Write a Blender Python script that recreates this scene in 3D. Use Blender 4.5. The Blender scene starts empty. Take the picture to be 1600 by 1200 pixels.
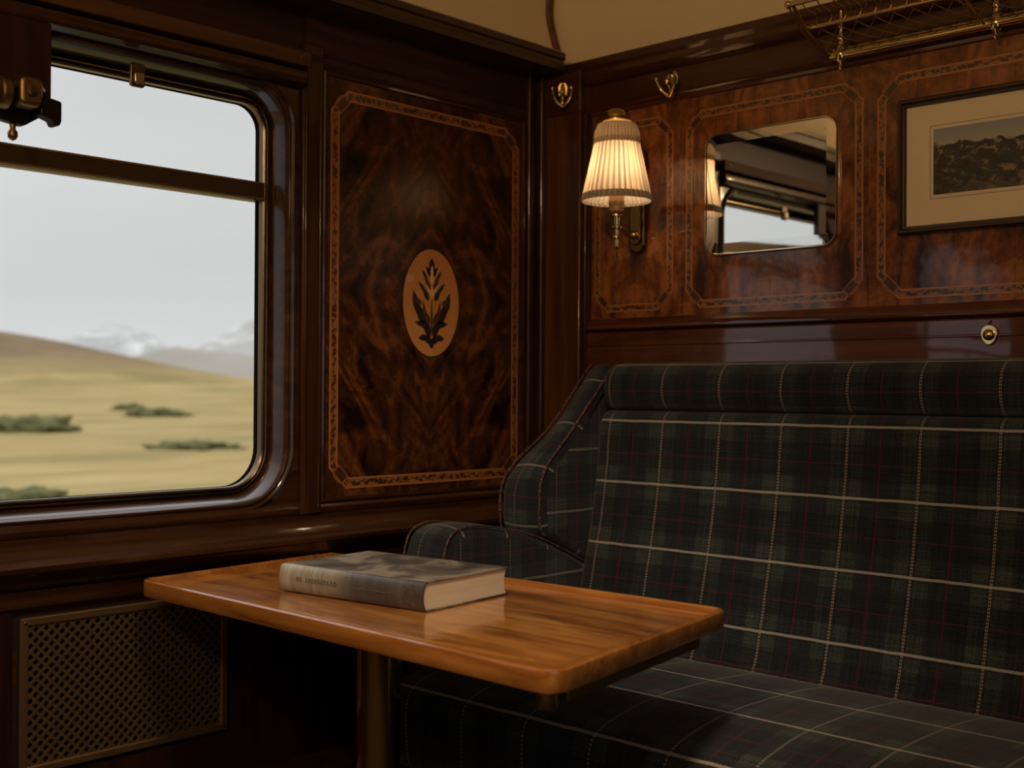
import bpy, bmesh, math, random
from mathutils import Vector, Matrix, noise as mnoise
R = math.radians
PI = math.pi
random.seed(7)
sc = bpy.context.scene
COL = sc.collection

# ------------------------------------------------------------------ camera, sky, exposure
cam_d = bpy.data.cameras.new('camera'); cam = bpy.data.objects.new('camera', cam_d); COL.objects.link(cam)
YAW, PITCH, ROLL, FPX = R(43.31), R(0.32), R(-0.338), 1877.44
_f = Vector((-math.sin(YAW)*math.cos(PITCH), math.cos(YAW)*math.cos(PITCH), math.sin(PITCH)))
_r = Vector((math.cos(YAW), math.sin(YAW), 0)); _d = _f.cross(_r)
_c, _s = math.cos(ROLL), math.sin(ROLL)
_r2 = _c*_r + _s*_d; _d2 = -_s*_r + _c*_d
cam.matrix_world = Matrix(((_r2.x, -_d2.x, -_f.x, 0), (_r2.y, -_d2.y, -_f.y, 0), (_r2.z, -_d2.z, -_f.z, 1.12), (0, 0, 0, 1)))
cam_d.sensor_fit = 'HORIZONTAL'; cam_d.sensor_width = 36.0; cam_d.lens = 36.0*FPX/1600
cam_d.clip_start = 0.05; cam_d.clip_end = 5000
cam_d.dof.use_dof = True; cam_d.dof.focus_distance = 2.4; cam_d.dof.aperture_fstop = 3.4
sc.camera = cam

sc.view_settings.view_transform = 'Standard'; sc.view_settings.look = 'None'
sc.view_settings.exposure = 0.0; sc.view_settings.gamma = 1.0; sc.view_settings.use_curve_mapping = False

HORIZON_L, ZENITH_L = 0.70, 2.4
world = bpy.data.worlds.new('overcast_sky'); sc.world = world; world.use_nodes = True
wn = world.node_tree; wn.nodes.clear()
def wnode(t, **k):
    n = wn.nodes.new(t)
    for a, b in k.items(): setattr(n, a, b)
    return n
wtc = wnode('ShaderNodeTexCoord'); wsep = wnode('ShaderNodeSeparateXYZ')
wn.links.new(wtc.outputs['Generated'], wsep.inputs[0])
wr = wnode('ShaderNodeMapRange'); wr.inputs['From Min'].default_value = 0.30; wr.inputs['From Max'].default_value = 0.85
wr.inputs['To Min'].default_value = HORIZON_L; wr.inputs['To Max'].default_value = ZENITH_L
wn.links.new(wsep.outputs['Z'], wr.inputs['Value'])
wnz = wnode('ShaderNodeTexNoise'); wnz.inputs['Scale'].default_value = 2.2; wnz.inputs['Detail'].default_value = 3
wmp = wnode('ShaderNodeMapping'); wmp.inputs['Scale'].default_value = (1, 1, 3.5)
wn.links.new(wtc.outputs['Generated'], wmp.inputs['Vector']); wn.links.new(wmp.outputs[0], wnz.inputs['Vector'])
wm = wnode('ShaderNodeMapRange'); wm.inputs['From Min'].default_value = .3; wm.inputs['From Max'].default_value = .7
wm.inputs['To Min'].default_value = .94; wm.inputs['To Max'].default_value = 1.05
wn.links.new(wnz.outputs['Fac'], wm.inputs['Value'])
wmul = wnode('ShaderNodeMath', operation='MULTIPLY'); wn.links.new(wr.outputs[0], wmul.inputs[0]); wn.links.new(wm.outputs[0], wmul.inputs[1])
wbg = wnode('ShaderNodeBackground'); wbg.inputs['Color'].default_value = (.985, .99, 1.0, 1)
wn.links.new(wmul.outputs[0], wbg.inputs['Strength'])
wo = wnode('ShaderNodeOutputWorld'); wn.links.new(wbg.outputs[0], wo.inputs['Surface'])

XW, YP = -2.20, 2.48          # inner faces of the window wall and of the partition
XC, YB = 0.80, -2.30          # corridor wall and the partition behind the camera
def portal(name, loc, rot, sx, sy):
    l = bpy.data.lights.new(name, 'AREA'); l.shape = 'RECTANGLE'; l.size = sx; l.size_y = sy
    l.cycles.is_portal = True
    o = bpy.data.objects.new(name, l); COL.objects.link(o); o.location = loc; o.rotation_euler = rot
W1 = (0.72, 1.568, 0.905, 1.752)      # glass opening of window_1: y0 y1 z0 z1
W2 = (-1.02, 0.06, 0.905, 1.752)      # window_2, beside the camera
W3 = (-0.75, 0.95, 0.85, 1.80)        # fill_window, added unseen in the corridor wall for fill daylight
for k, w, x, rz in (('daylight_portal', W1, -2.32, -90), ('daylight_portal.001', W2, -2.32, -90), ('daylight_portal.002', W3, XC+.12, 90)):
    portal(k, (x, (w[0]+w[1])/2, (w[2]+w[3])/2), (R(90), 0, R(rz)), w[1]-w[0]+.12, w[3]-w[2]+.12)

# ------------------------------------------------------------------ node helpers and materials
class NT:
    def __init__(s, name):
        s.m = bpy.data.materials.new(name); s.m.use_nodes = True; s.t = s.m.node_tree; s.t.nodes.clear()
        s.out = s.n('ShaderNodeOutputMaterial')
    def n(s, typ, **k):
        nd = s.t.nodes.new(typ)
        for a, b in k.items(): setattr(nd, a, b)
        return nd
    def set(s, nd, **k):
        for a, b in k.items():
            s.inp(nd, a.replace('_', ' '), b)
        return nd
    def inp(s, nd, key, v):
        i = nd.inputs[key]
        if isinstance(v, bpy.types.NodeSocket): s.t.links.new(v, i)
        else:
            if isinstance(v, tuple) and len(v) == 3 and i.type == 'RGBA': v = (*v, 1)
            i.default_value = v
    def math(s, op, a, b=None, c=None, clamp=False):
        nd = s.n('ShaderNodeMath', operation=op, use_clamp=clamp)
        for i, v in enumerate((a, b, c)):
            if v is not None: s.inp(nd, i, v)
        return nd.outputs[0]
    def mix(s, f, a, b, blend='MIX'):
        nd = s.n('ShaderNodeMix', data_type='RGBA', blend_type=blend)
        s.inp(nd, 0, f); s.inp(nd, 6, a); s.inp(nd, 7, b)
        return nd.outputs[2]
    def ramp(s, fac, stops):
        nd = s.n('ShaderNodeValToRGB'); s.inp(nd, 0, fac)
        e = nd.color_ramp.elements
        while len(e) < len(stops): e.new(.5)
        for el, (p, c) in zip(e, stops): el.position = p; el.color = (*c, 1) if len(c) == 3 else c
        return nd.outputs[0]
    def rng(s, v, a, b, c=0., d=1.):
        nd = s.n('ShaderNodeMapRange'); s.inp(nd, 0, v)
        for i, q in enumerate((a, b, c, d)): nd.inputs[i+1].default_value = q
        return nd.outputs[0]
    def coord(s, which='Object', scale=(1, 1, 1), rot=(0, 0, 0), loc=(0, 0, 0), vec=None):
        mp = s.n('ShaderNodeMapping'); mp.inputs['Scale'].default_value = scale; mp.inputs['Rotation'].default_value = rot; mp.inputs['Location'].default_value = loc
        if vec is None: vec = s.n('ShaderNodeTexCoord').outputs[which]
        s.t.links.new(vec, mp.inputs['Vector'])
        return mp.outputs[0]
    def noise(s, vec, scale=5, detail=4, rough=.5, dist=0.):
        nd = s.n('ShaderNodeTexNoise'); s.t.links.new(vec, nd.inputs['Vector'])
        nd.inputs['Scale'].default_value = scale; nd.inputs['Detail'].default_value = detail; nd.inputs['Roughness'].default_value = rough; nd.inputs['Distortion'].default_value = dist
        return nd.outputs['Fac']
    def bump(s, h, strength=.2, dist=.002):
        nd = s.n('ShaderNodeBump'); nd.inputs['Strength'].default_value = strength; nd.inputs['Distance'].default_value = dist
        s.t.links.new(h, nd.inputs['Height']); return nd.outputs[0]
    def bsdf(s, color=(.5, .5, .5), rough=.5, metal=0., coat=0., coat_rough=.05, normal=None, coat_normal=None, sheen=0., spec=.5, emit=None, estr=0.):
        b = s.n('ShaderNodeBsdfPrincipled')
        s.inp(b, 'Base Color', color); s.inp(b, 'Roughness', rough); s.inp(b, 'Metallic', metal)
        s.inp(b, 'Coat Weight', coat); s.inp(b, 'Coat Roughness', coat_rough); s.inp(b, 'Sheen Weight', sheen)
        s.inp(b, 'Specular IOR Level', spec)
        if normal is not None: s.inp(b, 'Normal', normal)
        if coat_normal is not None: s.inp(b, 'Coat Normal', coat_normal)
        if emit: s.inp(b, 'Emission Color', emit); s.inp(b, 'Emission Strength', estr)
        s.t.links.new(b.outputs[0], s.out.inputs['Surface'])
        return s.m

def plain(name, color, rough=.5, metal=0., **k):
    return NT(name).bsdf(color, rough, metal, **k)

def wood(name, dark, mid, light, axis='y', scale=1., rough=.32, coat=.8, coat_rough=.06, wav=.05):
    m = NT(name)
    st = {'x': (1.2, 22, 22), 'y': (22, 1.2, 22), 'z': (22, 22, 1.2)}[axis]
    v = m.coord('Object', tuple(q*scale for q in st))
    n1 = m.noise(v, 1.6, 8, .62, .6)
    v2 = m.coord('Object', tuple(q*scale*.28 for q in st), loc=(3.1, 1.7, .4))
    n2 = m.noise(v2, 1.2, 3, .5, .3)
    f = m.math('ADD', m.math('MULTIPLY', n1, .65), m.math('MULTIPLY', n2, .35))
    col = m.ramp(f, [(.30, dark), (.5, mid), (.70, light)])
    vb = m.coord('Object', (9, 9, 9))
    nb = m.noise(vb, 1., 2, .5)
    bn = m.bump(nb, wav, .02)
    return m.bsdf(col, m.rng(n1, .3, .7, rough-.05, rough+.08), coat=coat, coat_rough=coat_rough, normal=m.bump(n1, .04, .002), coat_normal=bn, spec=.22)

def burr(name, dark, mid, light, fold=(True, False), diag=0., coat=1., rough=.3, coat_rough=.07):
    """mottled, book-matched burr veneer; the fold is the matched seam on the object's own centre"""
    m = NT(name)
    tc = m.n('ShaderNodeTexCoord').outputs['Object']
    sp = m.n('ShaderNodeSeparateXYZ'); m.t.links.new(tc, sp.inputs[0])
    cb = m.n('ShaderNodeCombineXYZ')
    hx = m.math('ADD', sp.outputs['X'], sp.outputs['Y'])
    m.inp(cb, 0, m.math('ABSOLUTE', hx) if fold[0] else hx)
    m.inp(cb, 2, m.math('ABSOLUTE', sp.outputs['Z']) if fold[1] else sp.outputs['Z'])
    v1 = m.coord(vec=cb.outputs[0], scale=(1, 1, 1), rot=(0, R(diag), 0), loc=(.37, .2, .61))
    v2 = m.coord(vec=v1, scale=(10, 1, 2.2))
    n1 = m.noise(v2, 1.5, 6, .6, 1.4)
    v3 = m.coord(vec=v1, scale=(6, 6, 6))
    n2 = m.noise(v3, 1.3, 8, .68, 2.2)
    v4 = m.coord(vec=cb.outputs[0], scale=(60, 60, 60))
    n3 = m.noise(v4, 1., 6, .7, .5)
    f = m.math('ADD', m.math('ADD', m.math('MULTIPLY', n1, .42), m.math('MULTIPLY', n2, .42)), m.math('MULTIPLY', n3, .16))
    col = m.ramp(f, [(.40, dark), (.50, mid), (.59, light)])
    seam = m.math('LESS_THAN', m.math('ABSOLUTE', hx), .0006)
    if fold[0]: col = m.mix(m.math('MULTIPLY', seam, .7), col, (.006, .003, .002))
    vb = m.coord('Object', (7, 7, 7))
    bn = m.bump(m.noise(vb, 1., 3, .5), .07, .02)
    return m.bsdf(col, rough, coat=coat, coat_rough=coat_rough, coat_normal=bn, spec=.2)

MAHOG = dict(dark=(.009, .003, .0012), mid=(.030, .0100, .0032), light=(.070, .025, .0078))
MAHOG_X = dict(dark=(.018, .0058, .002), mid=(.052, .0175, .0052), light=(.105, .038, .0112))
M = {}
M['wood_y'] = wood('polished_mahogany_horizontal', axis='y', coat=.6, **MAHOG)
M['wood_x'] = wood('polished_mahogany_crosswise', axis='x', **MAHOG_X)
M['wood_z'] = wood('polished_mahogany_upright', axis='z', coat=.4, **MAHOG)
M['wood_pilaster_lit'] = wood('pilaster_mahogany_lit', (.025, .008, .0026), (.075, .026, .0075), (.15, .056, .016), axis='z', coat=.6, coat_rough=.12)  # paler mahogany: the wall lamp's warm light is put into the colour
M['wood_satin'] = wood('satin_mahogany_upper_wall', axis='y', rough=.55, coat=.12, coat_rough=.3, **MAHOG)
M['wood_rail'] = wood('reddish_mahogany_rail', (.03, .008, .003), (.075, .02, .007), (.13, .04, .013), axis='x', rough=.28, coat=1., coat_rough=.06)
M['wood_pale'] = wood('lighter_brown_board', (.035, .013, .005), (.075, .031, .011), (.12, .052, .02), axis='y', rough=.6, coat=.0)
M['wood_dark'] = wood('dark_lower_panel', (.008, .0025, .0012), (.02, .0055, .0025), (.036, .011, .004), axis='z', rough=.4, coat=.4)
M['burr'] = burr('burr_walnut_veneer', (.030, .0085, .0026), (.150, .047, .0115), (.29, .105, .027), coat=.8)
M['burr_flame'] = burr('quartered_flame_mahogany_veneer', (.008, .0026, .001), (.052, .0165, .0042), (.150, .050, .013), fold=(True, True), diag=38, coat=.22, coat_rough=.20)
M['frieze'] = wood('frieze_veneer', (.02, .006, .002), (.05, .016, .005), (.085, .03, .009), axis='x', rough=.35, coat=.6)
M['picture_wood'] = plain('dark_picture_moulding', (.026, .010, .004), .4, coat=.3, coat_rough=.2)
M['brass'] = plain('aged_brass', (.55, .38, .15), .24, 1.)
M['brass_plate'] = plain('dark_lacquered_brass', (.22, .14, .055), .16, 1.)
M['brass_bright'] = plain('polished_brass', (.78, .60, .30), .13, 1.)
M['brass_dull'] = plain('dull_brass', (.24, .155, .06), .42, 1.)
M['brass_grille'] = plain('tarnished_grille_brass', (.30, .19, .08), .42, .9)
M['bronze'] = plain('dark_bronze_window_metal', (.13, .095, .062), .30, .9)
M['bronze_light'] = plain('worn_bronze_bead', (.42, .34, .24), .22, 1.)
M['black_metal'] = plain('blackened_metal', (.018, .015, .013), .35, .7)
M['nickel'] = plain('nickel_rim', (.80, .70, .48), .12, 1.)
M['mirror'] = plain('silvered_mirror_glass', (.86, .86, .82), .015, 1.)
M['mirror_bevel'] = plain('bevelled_mirror_edge', (.82, .83, .79), .03, 1.)
M['black'] = plain('dark_void', (.004, .003, .003), .9)
M['cloth_floor'] = plain('dark_carpet', (.02, .016, .014), .95)

def ceiling_mat():
    m = NT('cream_painted_ceiling')
    n = m.noise(m.coord('Object', (3, 3, 3)), 2, 4, .6)
    return m.bsdf(m.mix(n, (.68, .54, .32), (.76, .62, .39)), .55)
M['cream'] = ceiling_mat()

def pane_mat():
    m = NT('window_glass')
    tr = m.n('ShaderNodeBsdfTransparent'); tr.inputs[0].default_value = (.975, .985, .98, 1)
    gl = m.n('ShaderNodeBsdfGlossy'); gl.inputs['Roughness'].default_value = .0
    lw = m.n('ShaderNodeLayerWeight'); lw.inputs[0].default_value = .5
    fr = m.math('ADD', .03, m.math('MULTIPLY', m.math('POWER', lw.outputs['Facing'], 4.), .55))
    mx = m.n('ShaderNodeMixShader'); m.t.links.new(fr, mx.inputs[0]); m.t.links.new(tr.outputs[0], mx.inputs[1]); m.t.links.new(gl.outputs[0], mx.inputs[2])
    m.t.links.new(mx.outputs[0], m.out.inputs['Surface'])
    return m.m
M['pane'] = pane_mat()

def inlay_mat():
    """light stringing at both edges, dark scrolling leaf marquetry along the middle; u in metres along, v 0..1 across"""
    m = NT('marquetry_border')
    uv = m.n('ShaderNodeTexCoord').outputs['UV']
    sp = m.n('ShaderNodeSeparateXYZ'); m.t.links.new(uv, sp.inputs[0])
    u, v = sp.outputs[0], sp.outputs[1]
    wave = m.math('MULTIPLY', m.math('SINE', m.math('MULTIPLY', u, 2*PI/.034)), .10)
    c = m.math('ABSOLUTE', m.math('SUBTRACT', m.math('SUBTRACT', v, .5), wave))
    vein = m.math('LESS_THAN', c, .045)
    cb = m.n('ShaderNodeCombineXYZ'); m.inp(cb, 0, m.math('MULTIPLY', u, 95.)); m.inp(cb, 1, m.math('MULTIPLY', v, 2.4))
    vo = m.n('ShaderNodeTexVoronoi'); m.t.links.new(cb.outputs[0], vo.inputs['Vector']); vo.inputs['Scale'].default_value = 1.
    leaf = m.math('LESS_THAN', vo.outputs['Distance'], .50)
    band = m.math('LESS_THAN', m.math('ABSOLUTE', m.math('SUBTRACT', v, .5)), .27)
    dark = m.math('MULTIPLY', m.math('MAXIMUM', vein, leaf), band)
    edge = m.math('GREATER_THAN', m.math('ABSOLUTE', m.math('SUBTRACT', v, .5)), .38)
    hair = m.math('GREATER_THAN', m.math('ABSOLUTE', m.math('SUBTRACT', v, .5)), .485)
    n = m.noise(m.coord('Object', (40, 40, 40)), 1, 4, .6)
    ground = m.mix(n, (.20, .072, .018), (.30, .115, .029))
    col = m.mix(edge, ground, (.42, .16, .04))
    col = m.mix(m.math('MULTIPLY', dark, .9), col, (.016, .007, .003))
    col = m.mix(hair, col, (.03, .01, .004))
    return m.bsdf(col, .35, coat=.7, coat_rough=.1)
M['inlay'] = inlay_mat()
M['satinwood'] = wood('satinwood_medallion', (.42, .17, .045), (.52, .22, .06), (.60, .265, .075), axis='z', scale=.6, rough=.35, coat=.6)
M['leaf_dark'] = plain('dark_stained_marquetry', (.014, .008, .004), .4, coat=.5)
M['leaf_mid'] = plain('brown_marquetry', (.075, .026, .008), .4, coat=.5)
M['ornament'] = plain('ornament_stringing', (.22, .078, .019), .4, coat=.6)
M['leaf_dark2'] = plain('ornament_dark_field', (.05, .018, .006), .4, coat=.6)
M['leaf_light'] = plain('honey_marquetry', (.80, .46, .17), .4, coat=.5)

def tartan(name, u0=0., v0=0., pu=.162, pv=.152, pale=1.):
    m = NT(name)
    uv = m.n('ShaderNodeTexCoord').outputs['UV']
    sp = m.n('ShaderNodeSeparateXYZ'); m.t.links.new(uv, sp.inputs[0])
    wob = m.math('MULTIPLY', m.math('SUBTRACT', m.noise(m.coord(vec=uv, scale=(1, 1, 1)), 14, 2, .5), .5), .004)
    u = m.math('ADD', m.math('SUBTRACT', sp.outputs[0], u0), wob); v = m.math('ADD', m.math('SUBTRACT', sp.outputs[1], v0), wob)
    du = m.math('PINGPONG', u, pu/2); dv = m.math('PINGPONG', v, pv/2)
    def soft(d, a, b): return m.rng(d, a, b, 1., 0.)
    # green blocks either side of each pale line
    gu = m.math('MULTIPLY', soft(du, .036, .040), m.rng(du, .006, .009, .25, 1.))
    gv = m.math('MULTIPLY', soft(dv, .036, .040), m.rng(dv, .006, .009, .25, 1.))
    g = m.math('ADD', m.math('ADD', m.math('MULTIPLY', gu, .28), m.math('MULTIPLY', gv, .28)), m.math('MULTIPLY', m.math('MULTIPLY', gu, gv), .55))
    fine = m.noise(m.coord(vec=uv, scale=(330, 330, 1)), 1., 3, .75)
    sx = m.noise(m.coord(vec=uv, scale=(260, 6, 1)), 1., 2, .6)
    sy = m.noise(m.coord(vec=uv, scale=(6, 260, 1)), 1., 2, .6)
    base = m.mix(g, (.0098, .0115, .0150), (.030, .038, .033))
    k = m.math('MULTIPLY', m.rng(fine, .32, .68, .25, 1.95), m.rng(m.math('ADD', sx, sy), .75, 1.25, .5, 1.5))
    kk = m.n('ShaderNodeCombineXYZ'); [m.inp(kk, i, k) for i in range(3)]
    base = m.mix(1., base, kk.outputs[0], 'MULTIPLY')
    # claret overcheck
    ru = soft(m.math('PINGPONG', m.math('SUBTRACT', u, pu*.47), pu/2), .0013, .0022)
    rv = soft(m.math('PINGPONG', m.math('SUBTRACT', v, pv*.47), pv/2), .0011, .0020)
    base = m.mix(m.math('MULTIPLY', m.math('MAXIMUM', ru, rv), .5), base, (.105, .009, .018))
    # pale lines: broad herringbone across, twin broken stitching down
    hb = m.math('PINGPONG', m.math('ADD', sp.outputs[0], m.math('PINGPONG', v, .0026)), .0019)
    hbm = m.math('MULTIPLY', m.rng(hb, .0005, .0012, .12, 1.), m.rng(fine, .35, .6, .55, 1.))
    wv = m.math('MULTIPLY', soft(dv, .0025, .0032), hbm)
    st = m.rng(m.math('PINGPONG', sp.outputs[1], .0034), .0008, .0018, .05, 1.)
    wu = m.math('MULTIPLY', soft(m.math('ABSOLUTE', m.math('SUBTRACT', du, .0016)), .0005, .0010), st)
    base = m.mix(m.math('MULTIPLY', wu, .75*pale), base, (.46, .41, .31))
    base = m.mix(m.math('MULTIPLY', wv, .9*pale), base, (.66, .60, .49))
    weave = m.math('ADD', m.math('SINE', m.math('MULTIPLY', sp.outputs[0], 2600)), m.math('SINE', m.math('MULTIPLY', sp.outputs[1], 2600)))
    bn = m.bump(m.math('ADD', m.math('MULTIPLY', weave, .2), fine), .35, .0012)
    return m.bsdf(base, .92, normal=bn, sheen=.12, spec=.2)

def table_mat():
    m = NT('varnished_table_veneer')
    v = m.coord('Object', (1.6, 16, 16))
    n1 = m.noise(v, 1.6, 8, .6, .8)
    v2 = m.coord('Object', (2.2, 6, 6), loc=(.5, .9, .2))
    n2 = m.noise(v2, 1.5, 4, .55, 1.5)
    f = m.math('ADD', m.math('MULTIPLY', n1, .55), m.math('MULTIPLY', n2, .45))
    col = m.ramp(f, [(.36, (.15, .046, .008)), (.5, (.40, .150, .026)), (.64, (.62, .28, .062))])
    vb = m.coord('Object', (12, 30, 12))
    return m.bsdf(col, .3, coat=1., coat_rough=.06, coat_normal=m.bump(m.noise(vb, 1., 3, .5), .05, .02))
M['table'] = table_mat()
M['table_edge'] = wood('varnished_oak_table_edge', (.07, .020, .004), (.30, .110, .020), (.56, .25, .060), axis='x', rough=.3, coat=.9, coat_rough=.1)

# ------------------------------------------------------------------ mesh helpers
class MB:
    def __init__(s): s.v = []; s.f = []; s.uv = []
    def add(s, verts, faces, uvs=None):
        b = len(s.v); s.v += [tuple(p) for p in verts]
        for i, f in enumerate(faces):
            s.f.append(tuple(b+k for k in f)); s.uv.append(uvs[i] if uvs else None)
        return s
    def box(s, x0, x1, y0, y1, z0, z1):
        v = [(x, y, z) for z in (z0, z1) for (x, y) in ((x0, y0), (x1, y0), (x1, y1), (x0, y1))]
        return s.add(v, [(0, 3, 2, 1), (4, 5, 6, 7), (0, 1, 5, 4), (1, 2, 6, 5), (2, 3, 7, 6), (3, 0, 4, 7)])
    def tube(s, pts, r, n=10, closed=False, caps=True):
        pts = [Vector(p) for p in pts]; k = len(pts)
        rs = r if isinstance(r, (list, tuple)) else [r]*k
        vs, fs = [], []
        up = None
        for i, p in enumerate(pts):
            if closed: t = (pts[(i+1) % k]-pts[i-1]).normalized()
            else: t = (pts[min(i+1, k-1)]-pts[max(i-1, 0)]).normalized()
            if up is None:
                up = Vector((0, 0, 1)) if abs(t.z) < .9 else Vector((1, 0, 0))
            a = t.cross(up); 
            if a.length < 1e-6: a = t.orthogonal()
            a.normalize(); b = a.cross(t).normalized(); up = b
            for j in range(n):
                q = 2*PI*j/n
                vs.append(p+rs[i]*(math.cos(q)*a+math.sin(q)*b))
        for i in range(k if closed else k-1):
            i2 = (i+1) % k
            for j in range(n):
                fs.append((i*n+j, i*n+(j+1) % n, i2*n+(j+1) % n, i2*n+j))
        if caps and not closed:
            fs.append(tuple(range(n))[::-1]); fs.append(tuple((k-1)*n+j for j in range(n)))
        return s.add(vs, fs)
    def lathe(s, prof, c=(0, 0, 0), n=24, axis='z', rad=None):
        """prof: (radius, height) pairs; rad(j, i) may modulate the radius"""
        vs, fs = [], []
        for i, (r, h) in enumerate(prof):
            for j in range(n):
                q = 2*PI*j/n; rr = r*(rad(j, i) if rad else 1)
                a, b = rr*math.cos(q), rr*math.sin(q)
                p = {'z': (a, b, h), 'y': (a, h, b), 'x': (h, a, b)}[axis]
                vs.append((c[0]+p[0], c[1]+p[1], c[2]+p[2]))
        uvs = []
        for i in range(len(prof)-1):
            for j in range(n):
                fs.append((i*n+j, i*n+(j+1) % n, (i+1)*n+(j+1) % n, (i+1)*n+j))
                uvs.append(((j/n, i), ((j+1)/n, i), ((j+1)/n, i+1), (j/n, i+1)))
        if prof[0][0] > 1e-4: fs.append(tuple(range(n))[::-1])
        if prof[-1][0] > 1e-4: fs.append(tuple((len(prof)-1)*n+j for j in range(n)))
        uvs += [None]*(len(fs)-len(uvs))
        return s.add(vs, fs, uvs)
    def shell(s, prof, c=(0, 0, 0), n=24, rad=None):
        """lathe without end caps"""
        k = len(s.f); s.lathe(prof, c, n, 'z', rad)
        drop = [i for i in range(k, len(s.f)) if len(s.f[i]) > 4]
        for i in reversed(drop): del s.f[i]; del s.uv[i]
        return s
    def ball(s, c, r, n=14, m=8, sc_=(1, 1, 1)):
        prof = [(max(1e-5, math.sin(PI*i/m)), -math.cos(PI*i/m)) for i in range(m+1)]
        vs, fs = [], []
        for (a, h) in prof:
            for j in range(n):
                q = 2*PI*j/n
                vs.append((c[0]+r*sc_[0]*a*math.cos(q), c[1]+r*sc_[1]*a*math.sin(q), c[2]+r*sc_[2]*h))
        for i in range(m):
            for j in range(n): fs.append((i*n+j, i*n+(j+1) % n, (i+1)*n+(j+1) % n, (i+1)*n+j))
        return s.add(vs, fs)
    def sweep(s, path, prof, mp, closed_prof=False):
        """closed 2-D path with mitred outward normals; prof = (outward offset, depth); mp(a, b, d) -> xyz"""
        k = len(path)
        ar = sum(path[i][0]*path[(i+1) % k][1]-path[(i+1) % k][0]*path[i][1] for i in range(k))
        sg = 1 if ar > 0 else -1
        nrm = []
        for i in range(k):
            p0, p1, p2 = Vector(path[i-1]), Vector(path[i]), Vector(path[(i+1) % k])
            e1 = (p1-p0).normalized(); e2 = (p2-p1).normalized()
            n1 = Vector((e1.y, -e1.x))*sg; n2 = Vector((e2.y, -e2.x))*sg
            m = (n1+n2); m = m/max(.3, m.dot(n1)) if m.length > 1e-6 else n1
            nrm.append(m)
        np_ = len(prof)
        vl = [0.]
        for i in range(1, np_): vl.append(vl[-1]+math.dist(prof[i], prof[i-1]))
        tot = vl[-1] or 1
        ul = [0.]
        for i in range(1, k+1): ul.append(ul[-1]+math.dist(path[i % k], path[i-1]))
        vs, fs, uvs = [], [], []
        for i in range(k):
            for (o, d) in prof:
                q = Vector(path[i])+nrm[i]*o
                vs.append(mp(q.x, q.y, d))
        for i in range(k):
            i2 = (i+1) % k
            for j in range(np_ if closed_prof else np_-1):
                j2 = (j+1) % np_
                fs.append((i*np_+j, i2*np_+j, i2*np_+j2, i*np_+j2))
                va, vb = vl[j]/tot, (vl[j2]/tot if j2 else 1.)
                uvs.append(((ul[i], va), (ul[i+1], va), (ul[i+1], vb), (ul[i], vb)))
        return s.add(vs, fs, uvs)
    def plate(s, path, d0, d1, mp):
        k = len(path)
        vs = [mp(a, b, d0) for a, b in path]+[mp(a, b, d1) for a, b in path]
        fs = [tuple(range(k)), tuple(range(k, 2*k))[::-1]]
        fs += [(i, (i+1) % k, k+(i+1) % k, k+i) for i in range(k)]
        return s.add(vs, fs)
    def extrude_uv(s, prof, x0, x1, closed=True, nx=1, vscale=1., v0=0.):
        """profile (y, z) along x with metric uv: u = x, v = length along the profile"""
        k = len(prof); L = [v0]
        for i in range(1, k+1): L.append(L[-1]+vscale*math.dist(prof[i % k], prof[i-1]))
        vs, fs, uvs = [], [], []
        xs = [x0+(x1-x0)*i/nx for i in range(nx+1)]
        for x in xs: vs += [(x, y, z) for y, z in prof]
        for a in range(nx):
            for i in range(k if closed else k-1):
                i2 = (i+1) % k
                fs.append((a*k+i, a*k+i2, (a+1)*k+i2, (a+1)*k+i))
                uvs.append(((xs[a], L[i]), (xs[a], L[i+1]), (xs[a+1], L[i+1]), (xs[a+1], L[i])))
        fs.append(tuple(range(k))); uvs.append(tuple((y*1., z*1.) for y, z in prof))
        fs.append(tuple(range(nx*k, nx*k+k))[::-1]); uvs.append(tuple((y, z) for y, z in prof)[::-1])
        return s.add(vs, fs, uvs)
    def cushion(s, prof, x0, x1, r, steps=5, puff=0., vscale=1., v0=0.):
        """profile (y, z) along x with both ends rounded off by r: upholstered slab with soft edges"""
        k = len(prof)
        ar = sum(prof[i][0]*prof[(i+1) % k][1]-prof[(i+1) % k][0]*prof[i][1] for i in range(k)); sg = 1 if ar > 0 else -1
        nr = []
        for i in range(k):
            p0, p1, p2 = Vector(prof[i-1]), Vector(prof[i]), Vector(prof[(i+1) % k])
            e = ((p1-p0).normalized()+(p2-p1).normalized()); e = e.normalized() if e.length > 1e-6 else (p1-p0).normalized()
            nr.append(Vector((e.y, -e.x))*sg)
        L = [v0]
        for i in range(1, k+1): L.append(L[-1]+vscale*math.dist(prof[i % k], prof[i-1]))
        secs = []
        for a in range(steps+1):
            q = PI/2*a/steps; secs.append((x0+r*(1-math.sin(q)), -r*(1-math.cos(q))))
        secs = [(x0+r*(1-math.sin(PI/2*a/steps)), -r*(1-math.cos(PI/2*(1-a/steps)))*0-r*(1-math.sin(PI/2*a/steps))**1*0-r*(1-math.sqrt(max(0, 1-(1-a/steps)**2)))) for a in range(steps+1)]
        secs = []
        for a in range(steps+1):
            t = PI/2*a/steps                       # 0 at the end face, pi/2 at the full section
            secs.append((x0+r*(1-math.cos(t)), -r*(1-math.sin(t))))
        full = [(x, o) for x, o in secs]
        mid = [(x0+r+(x1-x0-2*r)*i/6, puff*math.sin(PI*i/6)) for i in range(1, 6)]
        full += mid+[(x0+x1-x, o) for x, o in reversed(secs)]
        vs, fs, uvs = [], [], []
        for (x, o) in full:
            for i in range(k):
                q = Vector(prof[i])+nr[i]*o
                vs.append((x, q.x, q.y))
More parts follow.
